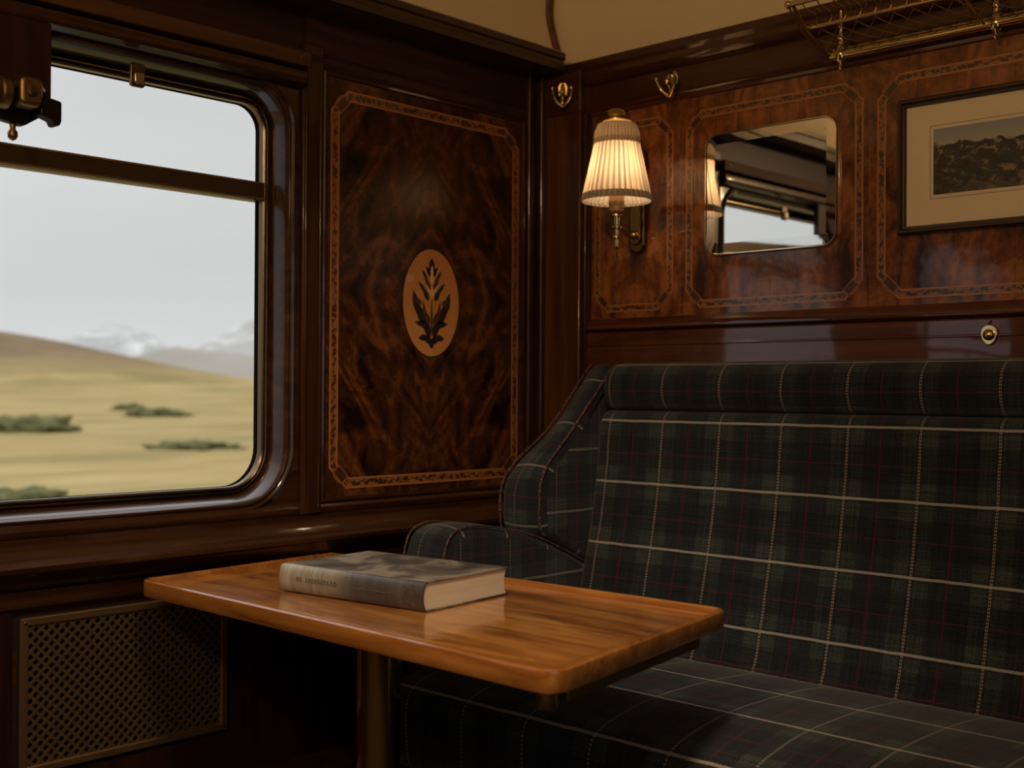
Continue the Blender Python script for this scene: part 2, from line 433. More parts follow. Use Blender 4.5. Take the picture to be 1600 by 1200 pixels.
        for a in range(len(full)-1):
            for i in range(k):
                i2 = (i+1) % k
                fs.append((a*k+i, a*k+i2, (a+1)*k+i2, (a+1)*k+i))
                xa, xb = full[a][0], full[a+1][0]
                uvs.append(((xa, L[i]), (xa, L[i+1]), (xb, L[i+1]), (xb, L[i])))
        n = len(full)
        e0 = [tuple(vs[i][1:]) for i in range(k)]
        fs.append(tuple(range(k))); uvs.append(tuple(e0))
        fs.append(tuple(range((n-1)*k, n*k))[::-1]); uvs.append(tuple(e0)[::-1])
        return s.add(vs, fs, uvs)
    def shift(s, d):
        s.v = [(a[0]+d[0], a[1]+d[1], a[2]+d[2]) for a in s.v]; return s

ROOT = {}
def link(name, mb, mat, parent=None, world=True, smooth=40, bevel=0., seg=2, subsurf=0):
    """link MB as ONE mesh object; world-space vertices are brought into the parent thing's space"""
    me = bpy.data.meshes.new(name)
    off = ROOT.get(parent.name, Vector()) if (parent is not None and world) else Vector()
    if parent is None and world is not None:
        xs = [p[0] for p in mb.v]; ys = [p[1] for p in mb.v]; zs = [p[2] for p in mb.v]
        base = Vector(((min(xs)+max(xs))/2, (min(ys)+max(ys))/2, min(zs)))
        off = base
    me.from_pydata([tuple(Vector(p)-off) for p in mb.v], [], mb.f)
    if any(u is not None for u in mb.uv):
        ul = me.uv_layers.new(name='UVMap')
        for p, u in zip(me.polygons, mb.uv):
            if u:
                for li, q in zip(p.loop_indices, u): ul.data[li].uv = q
    bm = bmesh.new(); bm.from_mesh(me); bmesh.ops.recalc_face_normals(bm, faces=bm.faces); bm.to_mesh(me); bm.free()
    if smooth:
        for p in me.polygons: p.use_smooth = True
        me.set_sharp_from_angle(angle=R(smooth))
    me.materials.append(mat if not isinstance(mat, str) else M[mat])
    o = bpy.data.objects.new(name, me); COL.objects.link(o)
    if parent is not None:
        o.parent = parent; ROOT[o.name] = off
    else:
        o.location = off; ROOT[o.name] = off
    if bevel:
        b = o.modifiers.new('bevel', 'BEVEL'); b.width = bevel; b.segments = seg; b.limit_method = 'ANGLE'; b.angle_limit = R(35)
        b.harden_normals = False
    if subsurf:
        u = o.modifiers.new('subdivision', 'SUBSURF'); u.levels = subsurf; u.render_levels = subsurf
    return o

def thing(name, label, cat, loc=(0, 0, 0), rot=(0, 0, 0), group=None):
    o = bpy.data.objects.new(name, None); COL.objects.link(o); o.empty_display_size = .05
    o.location = loc; o.rotation_euler = rot; o['label'] = label; o['category'] = cat
    if group: o['group'] = group
    ROOT[o.name] = Vector(loc)
    return o
def tag(o, label, cat, group=None):
    o['label'] = label; o['category'] = cat
    if group: o['group'] = group
    return o
def struct(name, mb, mat, label=None, cat=None, **k):
    o = link(name, mb, mat, None, **k); o['kind'] = 'structure'
    o['label'] = label or name.replace('_', ' '); o['category'] = cat or name.split('_')[0]
    return o

def rpoly(pts, r, n=6):
    k = len(pts); out = []
    rs = r if isinstance(r, (list, tuple)) else [r]*k
    for i in range(k):
        p0, p, p2 = Vector(pts[i-1]), Vector(pts[i]), Vector(pts[(i+1) % k])
        rr = rs[i]
        if rr <= 0: out.append(tuple(p)); continue
        a = (p0-p).normalized(); b = (p2-p).normalized()
        ang = a.angle(b); t = rr/math.tan(ang/2); c = p+(a+b).normalized()*(rr/math.sin(ang/2))
        s_ = p+a*t-c; e_ = p+b*t-c
        a0 = math.atan2(s_.y, s_.x); a1 = math.atan2(e_.y, e_.x); d = (a1-a0+PI) % (2*PI)-PI
        for j in range(n+1):
            q = a0+d*j/n; out.append((c.x+rr*math.cos(q), c.y+rr*math.sin(q)))
    return out
def rect(a0, a1, b0, b1): return [(a0, b0), (a1, b0), (a1, b1), (a0, b1)]
def chamfer(a0, a1, b0, b1, c): return [(a0+c, b0), (a1-c, b0), (a1, b0+c), (a1, b1-c), (a1-c, b1), (a0+c, b1), (a0, b1-c), (a0, b0+c)]
onL = lambda y, z, d: (XW+d, y, z)            # window wall: depth into the room = +x
onP = lambda x, z, d: (x, YP-d, z)            # partition: depth into the room = -y
def bez(p0, p1, p2, p3, n=12):
    p = [Vector(q) for q in (p0, p1, p2, p3)]
    return [((1-t)**3)*p[0]+3*((1-t)**2)*t*p[1]+3*(1-t)*t*t*p[2]+t**3*p[3] for t in [i/n for i in range(n+1)]]

# ------------------------------------------------------------------ the shell of the compartment
struct('floor', MB().box(XW-.1, XC+.1, YB-.05, YP+.05, -.06, 0), 'cloth_floor')
ZT = 2.03
def window_wall(name, x0, x1, wins, y0, y1, mat):
    mb = MB(); cur = y0
    for (a, b, c, d) in wins:
        g = .028
        mb.box(x0, x1, cur, a-g, 0, ZT); mb.box(x0, x1, a-g, b+g, 0, c-g); mb.box(x0, x1, a-g, b+g, d+g, ZT); cur = b+g
    mb.box(x0, x1, cur, y1, 0, ZT)
    return struct(name, mb, mat, smooth=0)
window_wall('wall_left', XW-.11, XW, [W2, W1], YB, YP+.05, M['wood_satin'])
window_wall('wall_right', XC, XC+.1, [W3], YB, YP+.05, M['wood_y'])
struct('wall_front', MB().box(XW, XC, YB-.06, YB, 0, 2.75), 'wood_x')
struct('wall_back', MB().box(XW, XC, YP+.002, YP+.06, 0, 2.0), 'wood_x', smooth=0)
def smoothpath(p, n=4, closed=False):
    out = []; k = len(p)
    rng_ = range(k) if closed else range(k-1)
    for i in rng_:
        p0 = Vector(p[i-1] if (i > 0 or closed) else p[i]); p1 = Vector(p[i]); p2 = Vector(p[(i+1) % k]); p3 = Vector(p[(i+2) % k] if (i+2 < k or closed) else p[(i+1) % k])
        for j in range(n):
            t = j/n
            out.append(tuple(.5*((2*p1)+(p2-p0)*t+(2*p0-5*p1+4*p2-p3)*t*t+(3*p1-p0-3*p2+p3)*t**3)))
    if not closed: out.append(tuple(p[-1]))
    return out
# cream lunette over the partition, and the barrel ceiling bulging out above the cornice
cprof = [(-2.165, 1.985), (-2.18, 2.04), (-2.20, 2.10), (-2.215, 2.17), (-2.20, 2.26), (-2.13, 2.36), (-1.98, 2.46), (-1.7, 2.56), (-1.3, 2.63), (-.7, 2.66)]
cprof = smoothpath(cprof, 5)
full = cprof+[(-1.4-x, z) for x, z in reversed(cprof[:-1])]
full = [(x, z) for x, z in full if x < XC+.06]
mb = MB(); k = len(full)
vs = [(x, y, z) for y in (YB, YP+.05) for x, z in full]+[(x-.0, y, z+.03) for y in (YB, YP+.05) for x, z in full]
mb.add(vs, [(i, i+1, k+i+1, k+i) for i in range(k-1)])
struct('ceiling', mb, 'cream', smooth=60)
mb = MB(); mb.plate([(-2.30, 1.95), (XC+.05, 1.95), (XC+.05, 2.64), (-.7, 2.70), (-1.9, 2.55), (-2.30, 2.3)], -.02, -.06, onP)
struct('wall_back_lunette', mb, 'cream', 'cream end wall above the partition cornice', 'wall', smooth=0)
mb = MB(); mb.tube([(x, YP+.010, z) for x, z in cprof], .014, 8)
struct('trim_1', mb, M['wood_rail'], 'dark curved bead where the ceiling meets the end wall', 'trim')

# window wall cornice with a rounded end
mb = MB()
mb.sweep(rpoly([(XW-.02, YB), (-2.10, YB), (-2.10, 2.437), (XW-.02, 2.437)], [0, 0, .012, 0], 5),
         [(0, 1.972), (.0, 1.989), (-.006, 1.993), (-.006, 2.003), (0, 2.007), (0, 2.022), (-.006, 2.027)], lambda a, b, d: (a, b, d))
pa = rpoly([(XW-.02, YB), (-2.10, YB), (-2.10, 2.437), (XW-.02, 2.437)], [0, 0, .012, 0], 5)
mb.plate(pa, 1.972, 1.974, lambda a, b, d: (a, b, d)); mb.plate(pa, 2.022, 2.026, lambda a, b, d: (a+(-.006 if a > -2.15 else 0), b-(.006 if b > 2 else 0), d))
struct('trim_2', mb, 'wood_y', 'dark wood cornice shelf along the window wall', 'trim', smooth=30)
# partition cornice, frieze board and mouldings
def run_x(prof, x0, x1):           # profile (depth from partition, z) run along x
    mb = MB(); k = len(prof)
    vs = [(x, YP-d, z) for x in (x0, x1) for d, z in prof]
    mb.add(vs, [(i, (i+1) % k, k+(i+1) % k, k+i) for i in range(k)]+[tuple(range(k)), tuple(range(k, 2*k))[::-1]]); return mb
def run_y(prof, y0, y1):           # profile (depth from window wall, z) run along y
    mb = MB(); k = len(prof)
    vs = [(XW+d, y, z) for y in (y0, y1) for d, z in prof]
    mb.add(vs, [(i, (i+1) % k, k+(i+1) % k, k+i) for i in range(k)]+[tuple(range(k)), tuple(range(k, 2*k))[::-1]]); return mb
struct('trim_3', run_x([(0, 2.0), (.042, 1.994), (.042, 1.975), (.034, 1.966), (.034, 1.952), (.028, 1.944), (.020, 1.936), (.014, 1.934), (0, 1.934)], -2.11, XC), 'wood_x', 'dark moulded cornice along the top of the partition', 'trim', smooth=30)
struct('trim_4', run_x([(0, 1.934), (.008, 1.934), (.008, 1.872), (0, 1.872)], -2.057, XC), 'frieze', 'plain frieze board under the partition cornice', 'trim')
struct('trim_5', run_x([(0, 1.873), (.014, 1.873), (.018, 1.868), (.014, 1.862), (.010, 1.860), (.008, 1.853), (.003, 1.850), (0, 1.850)], -2.057, XC), 'wood_rail', 'thin moulding under the partition frieze', 'trim', smooth=30)
# corner pilaster
mb = MB(); mb.box(XW, -2.057, 2.44, YP+.01, 0, 1.98)
struct('trim_6', mb, 'wood_pilaster_lit', 'tall corner pilaster between the window wall and the partition', 'trim', bevel=.004)
mb = MB(); mb.box(XW, -2.052, 2.434, 2.45, 1.862, 1.972)
struct('trim_7', mb, 'wood_x', 'square block at the head of the corner pilaster', 'trim', bevel=.003)
# moulding beads beside the pilaster on the window wall
for i, (y, w, d) in enumerate(((2.384, .016, .020), (2.404, .018, .010), (2.429, .020, .026))):
    mb = MB(); mb.plate(rpoly([(y-w/2, 0), (y+w/2, 0), (y+w/2, d), (y-w/2, d)], [0, 0, w*.45, w*.45], 4), .82, 1.972, lambda a, b, q: (XW+b, a, q))
    struct('trim_%d' % (8+i), mb, 'wood_z', ['inner', 'middle', 'outer'][i]+' upright bead beside the corner pilaster', 'trim', smooth=60)
# stile between window and panel
mb = MB(); mb.box(XW, XW+.014, 1.634, 1.690, .84, 1.90)
mb.box(XW, XW+.018, 1.638, 1.644, .85, 1.84); mb.box(XW, XW+.018, 1.678, 1.684, .85, 1.84)
struct('trim_11', mb, 'wood_z', 'upright stile between the window and the inlaid panel', 'trim', bevel=.003)
# top rail above the panel and frieze of the window wall
struct('trim_12', run_y([(0, 1.972), (.006, 1.972), (.006, 1.885), (.010, 1.880), (.016, 1.872), (.014, 1.862), (.008, 1.853), (.004, 1.848), (0, 1.848)], 1.644, 2.376), 'wood_satin', 'dark top rail above the inlaid panel', 'trim', smooth=30)
# pelmet board and blind moulding over the window
mb = MB(); mb.box(XW, XW+.035, YB, 1.640, 1.838, 1.872)
pel = struct('trim_13', mb, 'wood_pale', 'lighter brown pelmet board above the window', 'trim', bevel=.003)
mb = MB(); mb.lathe([(.0055, 0), (.0055, .002), (.004, .003)], (XW+.035, 1.612, 1.857), 12, 'x'); link('screw_head', mb, 'brass_dull', pel)
struct('trim_14', run_y([(0, 1.838), (.012, 1.836), (.016, 1.832), (.030, 1.828), (.034, 1.815), (.030, 1.802), (.018, 1.797), (.010, 1.793), (0, 1.793)], YB, 1.628), 'wood_y', 'rounded moulding under the pelmet board', 'trim', smooth=50)
# sill mouldings and dado ledge along the window wall
struct('trim_15', run_y([(0, .866), (.006, .862), (.012, .852), (.010, .842), (.006, .838), (.006, .826), (.016, .818), (.022, .812), (.030, .800), (.056, .798), (.062, .792), (.060, .783), (.050, .778), (.040, .776), (.032, .758), (.022, .748), (.010, .742), (0, .742)], YB, 2.44), 'wood_y', 'moulded dado ledge under the window', 'trim', smooth=35)
struct('trim_16', run_y([(0, .742), (.016, .742), (.016, .712), (.010, .706), (0, .706)], YB, 2.44), 'wood_y', 'flat rail under the dado ledge', 'trim', smooth=30)
# lower panelling
mb = MB(); mb.box(XW, XW+.010, YB, .985, .12, .706); mb.box(XW, XW+.010, 1.455, 2.44, .12, .706)
mb.box(XW, XW+.010, .985, 1.455, .12, .392)
struct('trim_17', mb, 'wood_dark', 'dark reddish panelling below the dado ledge', 'trim')
struct('baseboard_left', run_y([(0, .30), (.028, .30), (.034, .286), (.034, .27), (.040, .26), (.040, 0), (0, 0)], YB, 2.44), 'wood_y', 'dark baseboard along the window wall', 'baseboard', smooth=30)
# partition rail (front of the folded berth) with its latch line
struct('trim_18', run_x([(0, 1.312), (.006, 1.310), (.012, 1.302), (.018, 1.300), (.022, 1.292), (.022, 1.284), (.016, 1.279), (.010, 1.277), (0, 1.277)], -2.057, XC), 'wood_rail', 'moulding along the foot of the partition panels', 'trim', smooth=30)
struct('trim_19', run_x([(0, 1.275), (.018, 1.275), (.021, 1.272), (.021, 1.2425), (.024, 1.2405), (.024, 1.2385), (.021, 1.2365), (.024, 1.19), (.024, 1.10), (0, 1.10)], -2.045, XC), 'wood_rail', 'glossy red brown rail above the seat back', 'trim', smooth=30)
mb = MB(); mb.box(-2.057, -2.045, YP-.03, YP, 1.10, 1.86)
struct('trim_20', mb, 'wood_z', 'narrow upright strip beside the corner pilaster', 'trim', bevel=.004)

# ------------------------------------------------------------------ windows
def window(name, w, mp, side, catch=True, label=''):
    y0, y1, z0, z1 = w
    path = rpoly(rect(y0, y1, z0, z1), [.085, .085, .055, .055], 10)
    # wooden cove and beads
    fr = MB().sweep(path, [(.016, -.052), (.018, -.044), (.0195, -.036), (.022, -.020), (.026, -.006), (.030, .004), (.033, .008), (.037, .007), (.040, .003), (.043, .006), (.047, .008), (.050, .005), (.053, .001)], mp)
    # square surround
    o = struct(name, fr, 'wood_y', label, 'window', smooth=35)
    sq = MB(); n = len(path)
    pa = rpoly(rect(y0-.050, y1+.050, z0-.050, z1+.035), [.115, .115, .08, .08], 10)
    pb = rpoly(rect(y0-.064, y1+.064, z0-.062, z1+.045), .0005, 10)
    sq.add([mp(a, b, .003) for a, b in pa]+[mp(a, b, .003) for a, b in pb]+[mp(a, b, 0) for a, b in pb], [(i, (i+1) % n, n+(i+1) % n, n+i) for i in range(n)]+[(n+i, n+(i+1) % n, 2*n+(i+1) % n, 2*n+i) for i in range(n)])
    link('surround', sq, 'wood_y', o, smooth=0)
    met = MB().sweep(path, [(-.001, -.060), (-.001, -.046), (.002, -.043), (.005, -.045), (.006, -.049), (.008, -.049), (.009, -.044), (.012, -.043), (.017, -.050), (.017, -.075), (-.001, -.075)], mp)
    link('metal_frame', met, 'bronze', o, smooth=30)
    bead = MB().sweep(path, [(.007, -.045), (.0085, -.0415), (.0105, -.0415), (.0115, -.044)], mp)
    link('bead', bead, 'bronze_light', o, smooth=60)
    zt = 1.5605
    tb = MB(); 
    a0, a1, d0, d1 = y0+.001, y1-.001, -.075, -.040
    vs = [(z, d) for z, d in ((zt-.021, d0), (zt+.021, d0), (zt+.021, d1-.004), (zt+.019, d1), (zt-.019, d1), (zt-.021, d1-.004))]
    k = len(vs)
    tb.add([mp(a, z, d) for a in (a0, a1) for z, d in vs], [(i, (i+1) % k, k+(i+1) % k, k+i) for i in range(k)]+[tuple(range(k)), tuple(range(k, 2*k))[::-1]])
    link('transom_bar', tb, 'bronze', o, smooth=30)
    ln = MB(); 
    for z in (zt-.0175, zt+.0175): ln.add([mp(a, z+q, d) for a in (a0, a1) for q, d in ((-.002, -.0405), (.002, -.0405), (.002, -.038), (-.002, -.038))], [(0, 1, 2, 3), (4, 7, 6, 5), (0, 4, 5, 1), (1, 5, 6, 2), (2, 6, 7, 3), (3, 7, 4, 0)])
    link('transom_bead', ln, 'bronze_light', o)
    for nm, za, zb, dd in (('lower_pane', z0, zt, -.064), ('upper_pane', zt, z1, -.058)):
        p = [(a, b) for a, b in path if (b <= zt if nm == 'lower_pane' else b >= zt)]
        if nm == 'lower_pane': p = p+[(y1, zt), (y0, zt)]
        else: p = [(y0, zt), (y1, zt)]+p
        # keep polygon order consistent
        c = (sum(q[0] for q in p)/len(p), sum(q[1] for q in p)/len(p))
        p.sort(key=lambda q: math.atan2(q[1]-c[1], q[0]-c[0]))
        pm = MB().add([mp(a, b, dd) for a, b in p], [tuple(range(len(p)))])
        link('glass_pane', pm, 'pane', o, smooth=0)
    return o
w1 = window('window_1', W1, onL, 1, label='wide train window with rounded corners looking onto moorland')
w2 = window('window_2', W2, onL, 1, label='second train window beside the camera')
w3 = window('fill_window', W3, lambda y, z, d: (XC-d, y, z), -1, label='added corridor window, unseen, letting in fill daylight')
# sash catch hanging from the top of the frame
mb = MB(); mb.plate(rpoly(rect(1.212, 1.244, 1.722, 1.770), .006, 4), .004, .012, onL)
c1 = link('sash_catch', mb, 'bronze', w1, smooth=40, bevel=.0015); c1['label'] = 'small brass catch on the top of the window'
mb = MB(); mb.plate(rpoly(rect(1.217, 1.239, 1.726, 1.750), .005, 4), .012, .020, onL); link('catch_button', mb, 'bronze_light', c1, smooth=40, bevel=.002)

# window latch on its dark backboard at the left edge of the view
tl = thing('window_latch', 'dark brass latch with a strap on a board hanging before the window', 'latch', (XW+.03, .99, 1.80))
mb = MB(); mb.box(XW+.016, XW+.036, .86, 1.038, 1.66, 1.800)
link('backboard', mb, 'wood_dark', tl, bevel=.003)
mb = MB(); mb.plate(rpoly([(.86, 1.668), (.86, 1.617), (.985, 1.600), (1.022, 1.625), (1.026, 1.668)], [0, 0, .012, .014, .004], 5), .018, .040, onL)
link('lock_plate', mb, 'black_metal', tl, smooth=40, bevel=.003)
mb = MB(); mb.plate(rpoly(rect(.957, 1.000, 1.628, 1.682), .012, 5), .040, .085, onL)
lb = link('latch_case', mb, 'brass_dull', tl, smooth=40, bevel=.008, seg=4)
mb = MB(); mb.lathe([(.010, .086), (.010, .089), (.006, .0905), (.0001, .0905)], (XW, .979, 1.655), 18, 'x'); link('case_rivet', mb, 'bronze', lb)
mb = MB(); mb.lathe([(.026, 0), (.029, .003), (.029, .015), (.026, .018)], (XW+.062, .926, 1.648), 24, 'y')
link('latch_wheel', mb, 'brass_dull', tl, smooth=40)
mb = MB(); mb.plate(rpoly([(1.000, 1.655), (1.000, 1.619), (1.022, 1.612), (1.027, 1.603), (1.036, 1.603), (1.040, 1.612), (1.040, 1.648)], [.003, .003, 0, .003, .004, 0, .005], 4), .046, .074, onL)
link('strap', mb, 'black_metal', tl, smooth=40, bevel=.002)
mb = MB(); mb.tube([onL(1.000+.013*math.cos(a), 1.664+.010*math.sin(a), .060) for a in [PI*i/10 for i in range(11)]], .0022, 8)
link('strap_loop', mb, 'brass', tl)
mb = MB(); mb.lathe([(.003, .0), (.006, -.004), (.005, -.012), (.009, -.018), (.009, -.026), (.006, -.031), (.0005, -.034)], onL(.968, 1.605, .030), 12)
link('finial', mb, 'brass_dull', tl)

# ------------------------------------------------------------------ inlaid panels
def panel(name, label, mp, field, inlay, cham, bw, mat, seam_center=None, origin=None):
    a0, a1, b0, b1 = field
    org = mp((a0+a1)/2 if seam_center is None else seam_center, (inlay[2]+inlay[3])/2, 0)
    t = thing(name, label, 'panel', org)
    mb = MB(); mb.plate(rect(a0, a1, b0, b1), -.004, .003, mp)
    link('veneer', mb, mat, t, smooth=0)
    i0, i1, j0, j1 = inlay
    mb = MB().sweep(chamfer(i0, i1, j0, j1, cham), [(0, .0038), (-bw, .0038)], mp)
    b = link('inlay_border', mb, 'inlay', t, smooth=0); b['label'] = 'orange brown marquetry border with dark leaf scroll'
    # small cut-corner ornaments on the border
    for (ca, cb, sa, sb) in ((i0, j0, 1, 1), (i1, j0, -1, 1), (i1, j1, -1, -1), (i0, j1, 1, -1)):
        mb = MB()
        m0 = Vector((ca+sa*(cham*.5), cb+sb*(cham*.5))); n_ = Vector((sa, sb)).normalized(); tg = Vector((-n_.y, n_.x))
        e = cham*.42
        q = [m0-tg*e, m0-tg*(e*.35)-n_*.006, m0+tg*(e*.35)-n_*.006, m0+tg*e, m0+tg*e+n_*bw, m0-tg*e+n_*bw]
        mb.add([mp(p.x, p.y, .0043) for p in q], [tuple(range(6))])
        q2 = [m0-tg*(e*.8)+n_*.003, m0+tg*(e*.8)+n_*.003, m0+tg*(e*.8)+n_*(bw-.003), m0-tg*(e*.8)+n_*(bw-.003)]
        oc = link('corner_ornament', mb, 'ornament', b, smooth=0)
        mb = MB().add([mp(p.x, p.y, .0047) for p in q2], [(0, 1, 2, 3)])
        link('corner_ornament_field', mb, 'leaf_dark2', b, smooth=0)
    return t
pw = panel('inlaid_panel', 'tall flame mahogany panel with an oval flower medallion beside the window', onL, (1.694, 2.374, .862, 1.850), (1.718, 2.352, .890, 1.816), .050, .026, 'burr_flame', seam_center=2.036)
pm_ = []
p1 = panel('inlaid_panel', 'narrow inlaid burr panel behind the wall lamp', onP, (-2.046, -1.762, 1.310, 1.852), (-2.035, -1.780, 1.327, 1.821), .046, .020, 'burr')
p2 = panel('inlaid_panel', 'inlaid burr panel around the rounded mirror', onP, (-1.762, -1.251, 1.310, 1.852), (-1.742, -1.264, 1.327, 1.817), .044, .021, 'burr', seam_center=-1.505)
p3 = panel('inlaid_panel', 'wide inlaid burr panel behind the framed picture', onP, (-1.251, -.36, 1.310, 1.852), (-1.232, -.40, 1.325, 1.816), .050, .021, 'burr', seam_center=-.935)
# framing bead round the window-wall panel
mb = MB().sweep(rect(1.694, 2.374, .862, 1.850), [(0, .002), (0, .008), (-.004, .011), (-.009, .009), (-.011, .003)], onL)
link('edge_bead', mb, 'wood_y', pw, smooth=30)

# flower medallion
med = MB(); ov = [(2.036+.094*math.cos(2*PI*i/56), 1.337+.133*math.sin(2*PI*i/56)) for i in range(56)]
med.plate(ov, .003, .0042, onL)
md = link('medallion', med, 'satinwood', pw, smooth=0); md['label'] = 'pale oval medallion with a marquetry flower'
rim = MB().sweep(ov, [(0, .0035), (.0005, .0045), (.0025, .0045), (.003, .0035)], onL); link('medallion_rim', rim, 'leaf_dark', md)
def leaf(mb, base, tip, w, curl=.0, lobes=0, d=.0046):
    b, t = Vector(base), Vector(tip); ax = t-b; L = ax.length; ax /= L; nr = Vector((-ax.y, ax.x))
    n = 12; left, right = [], []
    for i in range(n+1):
        s_ = i/n; wid = w*math.sin(PI*min(1, s_**.75))*(1+(.28*math.sin(s_*PI*lobes) if lobes else 0))
        c = b+ax*L*s_+nr*curl*L*math.sin(PI*s_)
        left.append(c+nr*wid/2); right.append(c-nr*wid/2)
    vs = [onL(2.036+p.x, 1.337+p.y, d) for p in left]+[onL(2.036+p.x, 1.337+p.y, d) for p in right]
    mb.add(vs, [(i, i+1, n+2+i, n+1+i) for i in range(n)])
lf = MB()
leaf(lf, (0, -.088), (0, .02), .006)
leaf(lf, (0, -.022), (0, .006), .004)
for s_ in (-1, 1):
    leaf(lf, (s_*.004, -.052), (s_*.062, .030), .030, -s_*.13, 3)
    leaf(lf, (s_*.003, -.082), (s_*.056, -.050), .024, s_*.18, 3)
    leaf(lf, (0, -.096), (s_*.044, -.088), .022, s_*.10, 3)
    leaf(lf, (s_*.010, .004), (s_*.046, .052), .014, s_*.05, 3)
    leaf(lf, (s_*.012, .034), (s_*.034, .082), .012, s_*.08, 3)
    leaf(lf, (s_*.004, .066), (s_*.022, .090), .011, s_*.1)
leaf(lf, (0, .062), (0, .112), .026, 0, 3)
leaf(lf, (0, -.114), (0, -.088), .016)
link('dark_leaves', lf, 'leaf_dark', md, smooth=0)
lf = MB()
for s_ in (-1, 1):
    leaf(lf, (s_*.006, -.060), (s_*.030, .010), .012, -s_*.06, d=.0050)
    leaf(lf, (s_*.034, -.004), (s_*.056, .006), .016, 0, d=.0050)
    leaf(lf, (s_*.006, .030), (s_*.022, .064), .010, s_*.05, d=.0050)
link('brown_leaves', lf, 'leaf_mid', md, smooth=0)
lf = MB()
leaf(lf, (0, .044), (0, .094), .013, 0, 3, .0052); leaf(lf, (0, .008), (0, .046), .010, 0, 0, .0052)
for s_ in (-1, 1): leaf(lf, (s_*.002, .010), (s_*.026, .050), .006, s_*.08, 0, .0052)
link('pale_petals', lf, 'leaf_light', md, smooth=0)

# ------------------------------------------------------------------ mirror
tm = thing('wall_mirror', 'wall mirror with rounded corners and a thin brass rim on the partition', 'mirror', (-1.501, YP, 1.452))
path = rpoly(rect(-1.679, -1.323, 1.452, 1.750), .036, 8)
mb = MB().sweep(path, [(0, .003), (.001, .008), (.0005, .012), (-.0015, .0148), (-.0035, .0148), (-.005, .012)], onP); link('rim', mb, 'nickel', tm, smooth=50)
mb = MB().sweep(path, [(-.0045, .0119), (-.028, .0125)], onP); link('bevelled_edge', mb, 'mirror_bevel', tm, smooth=0)
ins = MB(); ip = rpoly(rect(-1.679+.028, -1.323-.028, 1.452+.028, 1.750-.028), .010, 4)
ins.add([onP(a, b, .0125) for a, b in ip], [tuple(range(len(ip)))]); 
ins.add([onP(a, b, .0032) for a, b in path], [tuple(range(len(path)))])
link('mirror_glass', ins, 'mirror', tm, smooth=0)

# ------------------------------------------------------------------ framed picture
tp = thing('framed_picture', 'framed mountain landscape with a wide cream mount, on the partition', 'picture', (-.86, YP, 1.462))
FX0, FX1, FZ0, FZ1 = -1.178, -.52, 1.462, 1.752
mb = MB().sweep(rect(FX0, FX1, FZ0, FZ1), [(0, .003), (0, .018), (-.003, .022), (-.008, .022), (-.012, .017), (-.015, .016), (-.017, .012), (-.017, .008)], onP)
link('frame', mb, 'picture_wood', tp, smooth=30)
mb = MB(); mb.plate(rect(FX0+.016, FX1-.016, FZ0+.016, FZ1-.016), .004, .0085, onP)
mt = link('mount', mb, plain('cream_mount_card', (.68, .56, .36), .7, coat=.25, coat_rough=.12), tp, smooth=0)
mb = MB().sweep(rect(-1.109, -.589, 1.533, 1.689), [(0, .0088), (-.0012, .0088)], onP); link('ruled_line', mb, plain('mount_ruling', (.20, .15, .09), .8), mt, smooth=0)
def art_mat():
    m = NT('mountain_watercolour')
    tc = m.n('ShaderNodeTexCoord').outputs['UV']
    sp = m.n('ShaderNodeSeparateXYZ'); m.t.links.new(tc, sp.inputs[0]); u, v = sp.outputs[0], sp.outputs[1]
    cbx = m.n('ShaderNodeCombineXYZ'); m.inp(cbx, 0, m.math('MULTIPLY', u, 13.))
    ridge = m.math('ADD', .57, m.math('MULTIPLY', m.noise(cbx.outputs[0], 1., 6, .50), .34))
    ridge2 = m.math('ADD', .63, m.math('MULTIPLY', m.noise(m.coord(vec=cbx.outputs[0], loc=(9, 3, 0)), .8, 6, .6), .26))
    n = m.noise(m.coord(vec=tc, scale=(22, 9, 1)), 1., 7, .62, .8)
    n2 = m.noise(m.coord(vec=tc, scale=(16, 5, 1), loc=(2, 5, 0)), 1., 6, .6, .8)
    sky = m.ramp(v, [(.66, (.40, .33, .22)), (.78, (.33, .31, .25)), (1., (.22, .26, .27))])
    far = m.ramp(n, [(.4, (.05, .055, .06)), (.55, (.13, .12, .11)), (.66, (.42, .36, .28))])
    near = m.ramp(m.math('ADD', m.math('MULTIPLY', n, .6), m.math('MULTIPLY', n2, .4)), [(.43, (.006, .007, .006)), (.53, (.026, .024, .016)), (.61, (.19, .15, .085))])
    low = m.math('MULTIPLY', m.rng(v, .12, .22, 1., 0.), .55)
    near = m.mix(low, near, m.ramp(n, [(.4, (.012, .013, .009)), (.6, (.12, .095, .042))]))
    snow = m.math('MULTIPLY', m.rng(m.math('SUBTRACT', ridge, v), .0, .20, .7, 0.), m.math('GREATER_THAN', n, .56))
    near = m.mix(snow, near, (.34, .28, .21))
    c = m.mix(m.math('LESS_THAN', v, ridge2), sky, far)
    c = m.mix(m.math('LESS_THAN', v, ridge), c, near)
    return m.bsdf(c, .6, coat=.25, coat_rough=.12)
mb = MB().add([onP(a, b, .0092) for a, b in rect(-1.101, -.597, 1.5415, 1.681)], [(0, 1, 2, 3)], [((0, 0), (1, 0), (1, 1), (0, 1))])
link('landscape_print', mb, art_mat(), tp, smooth=0)

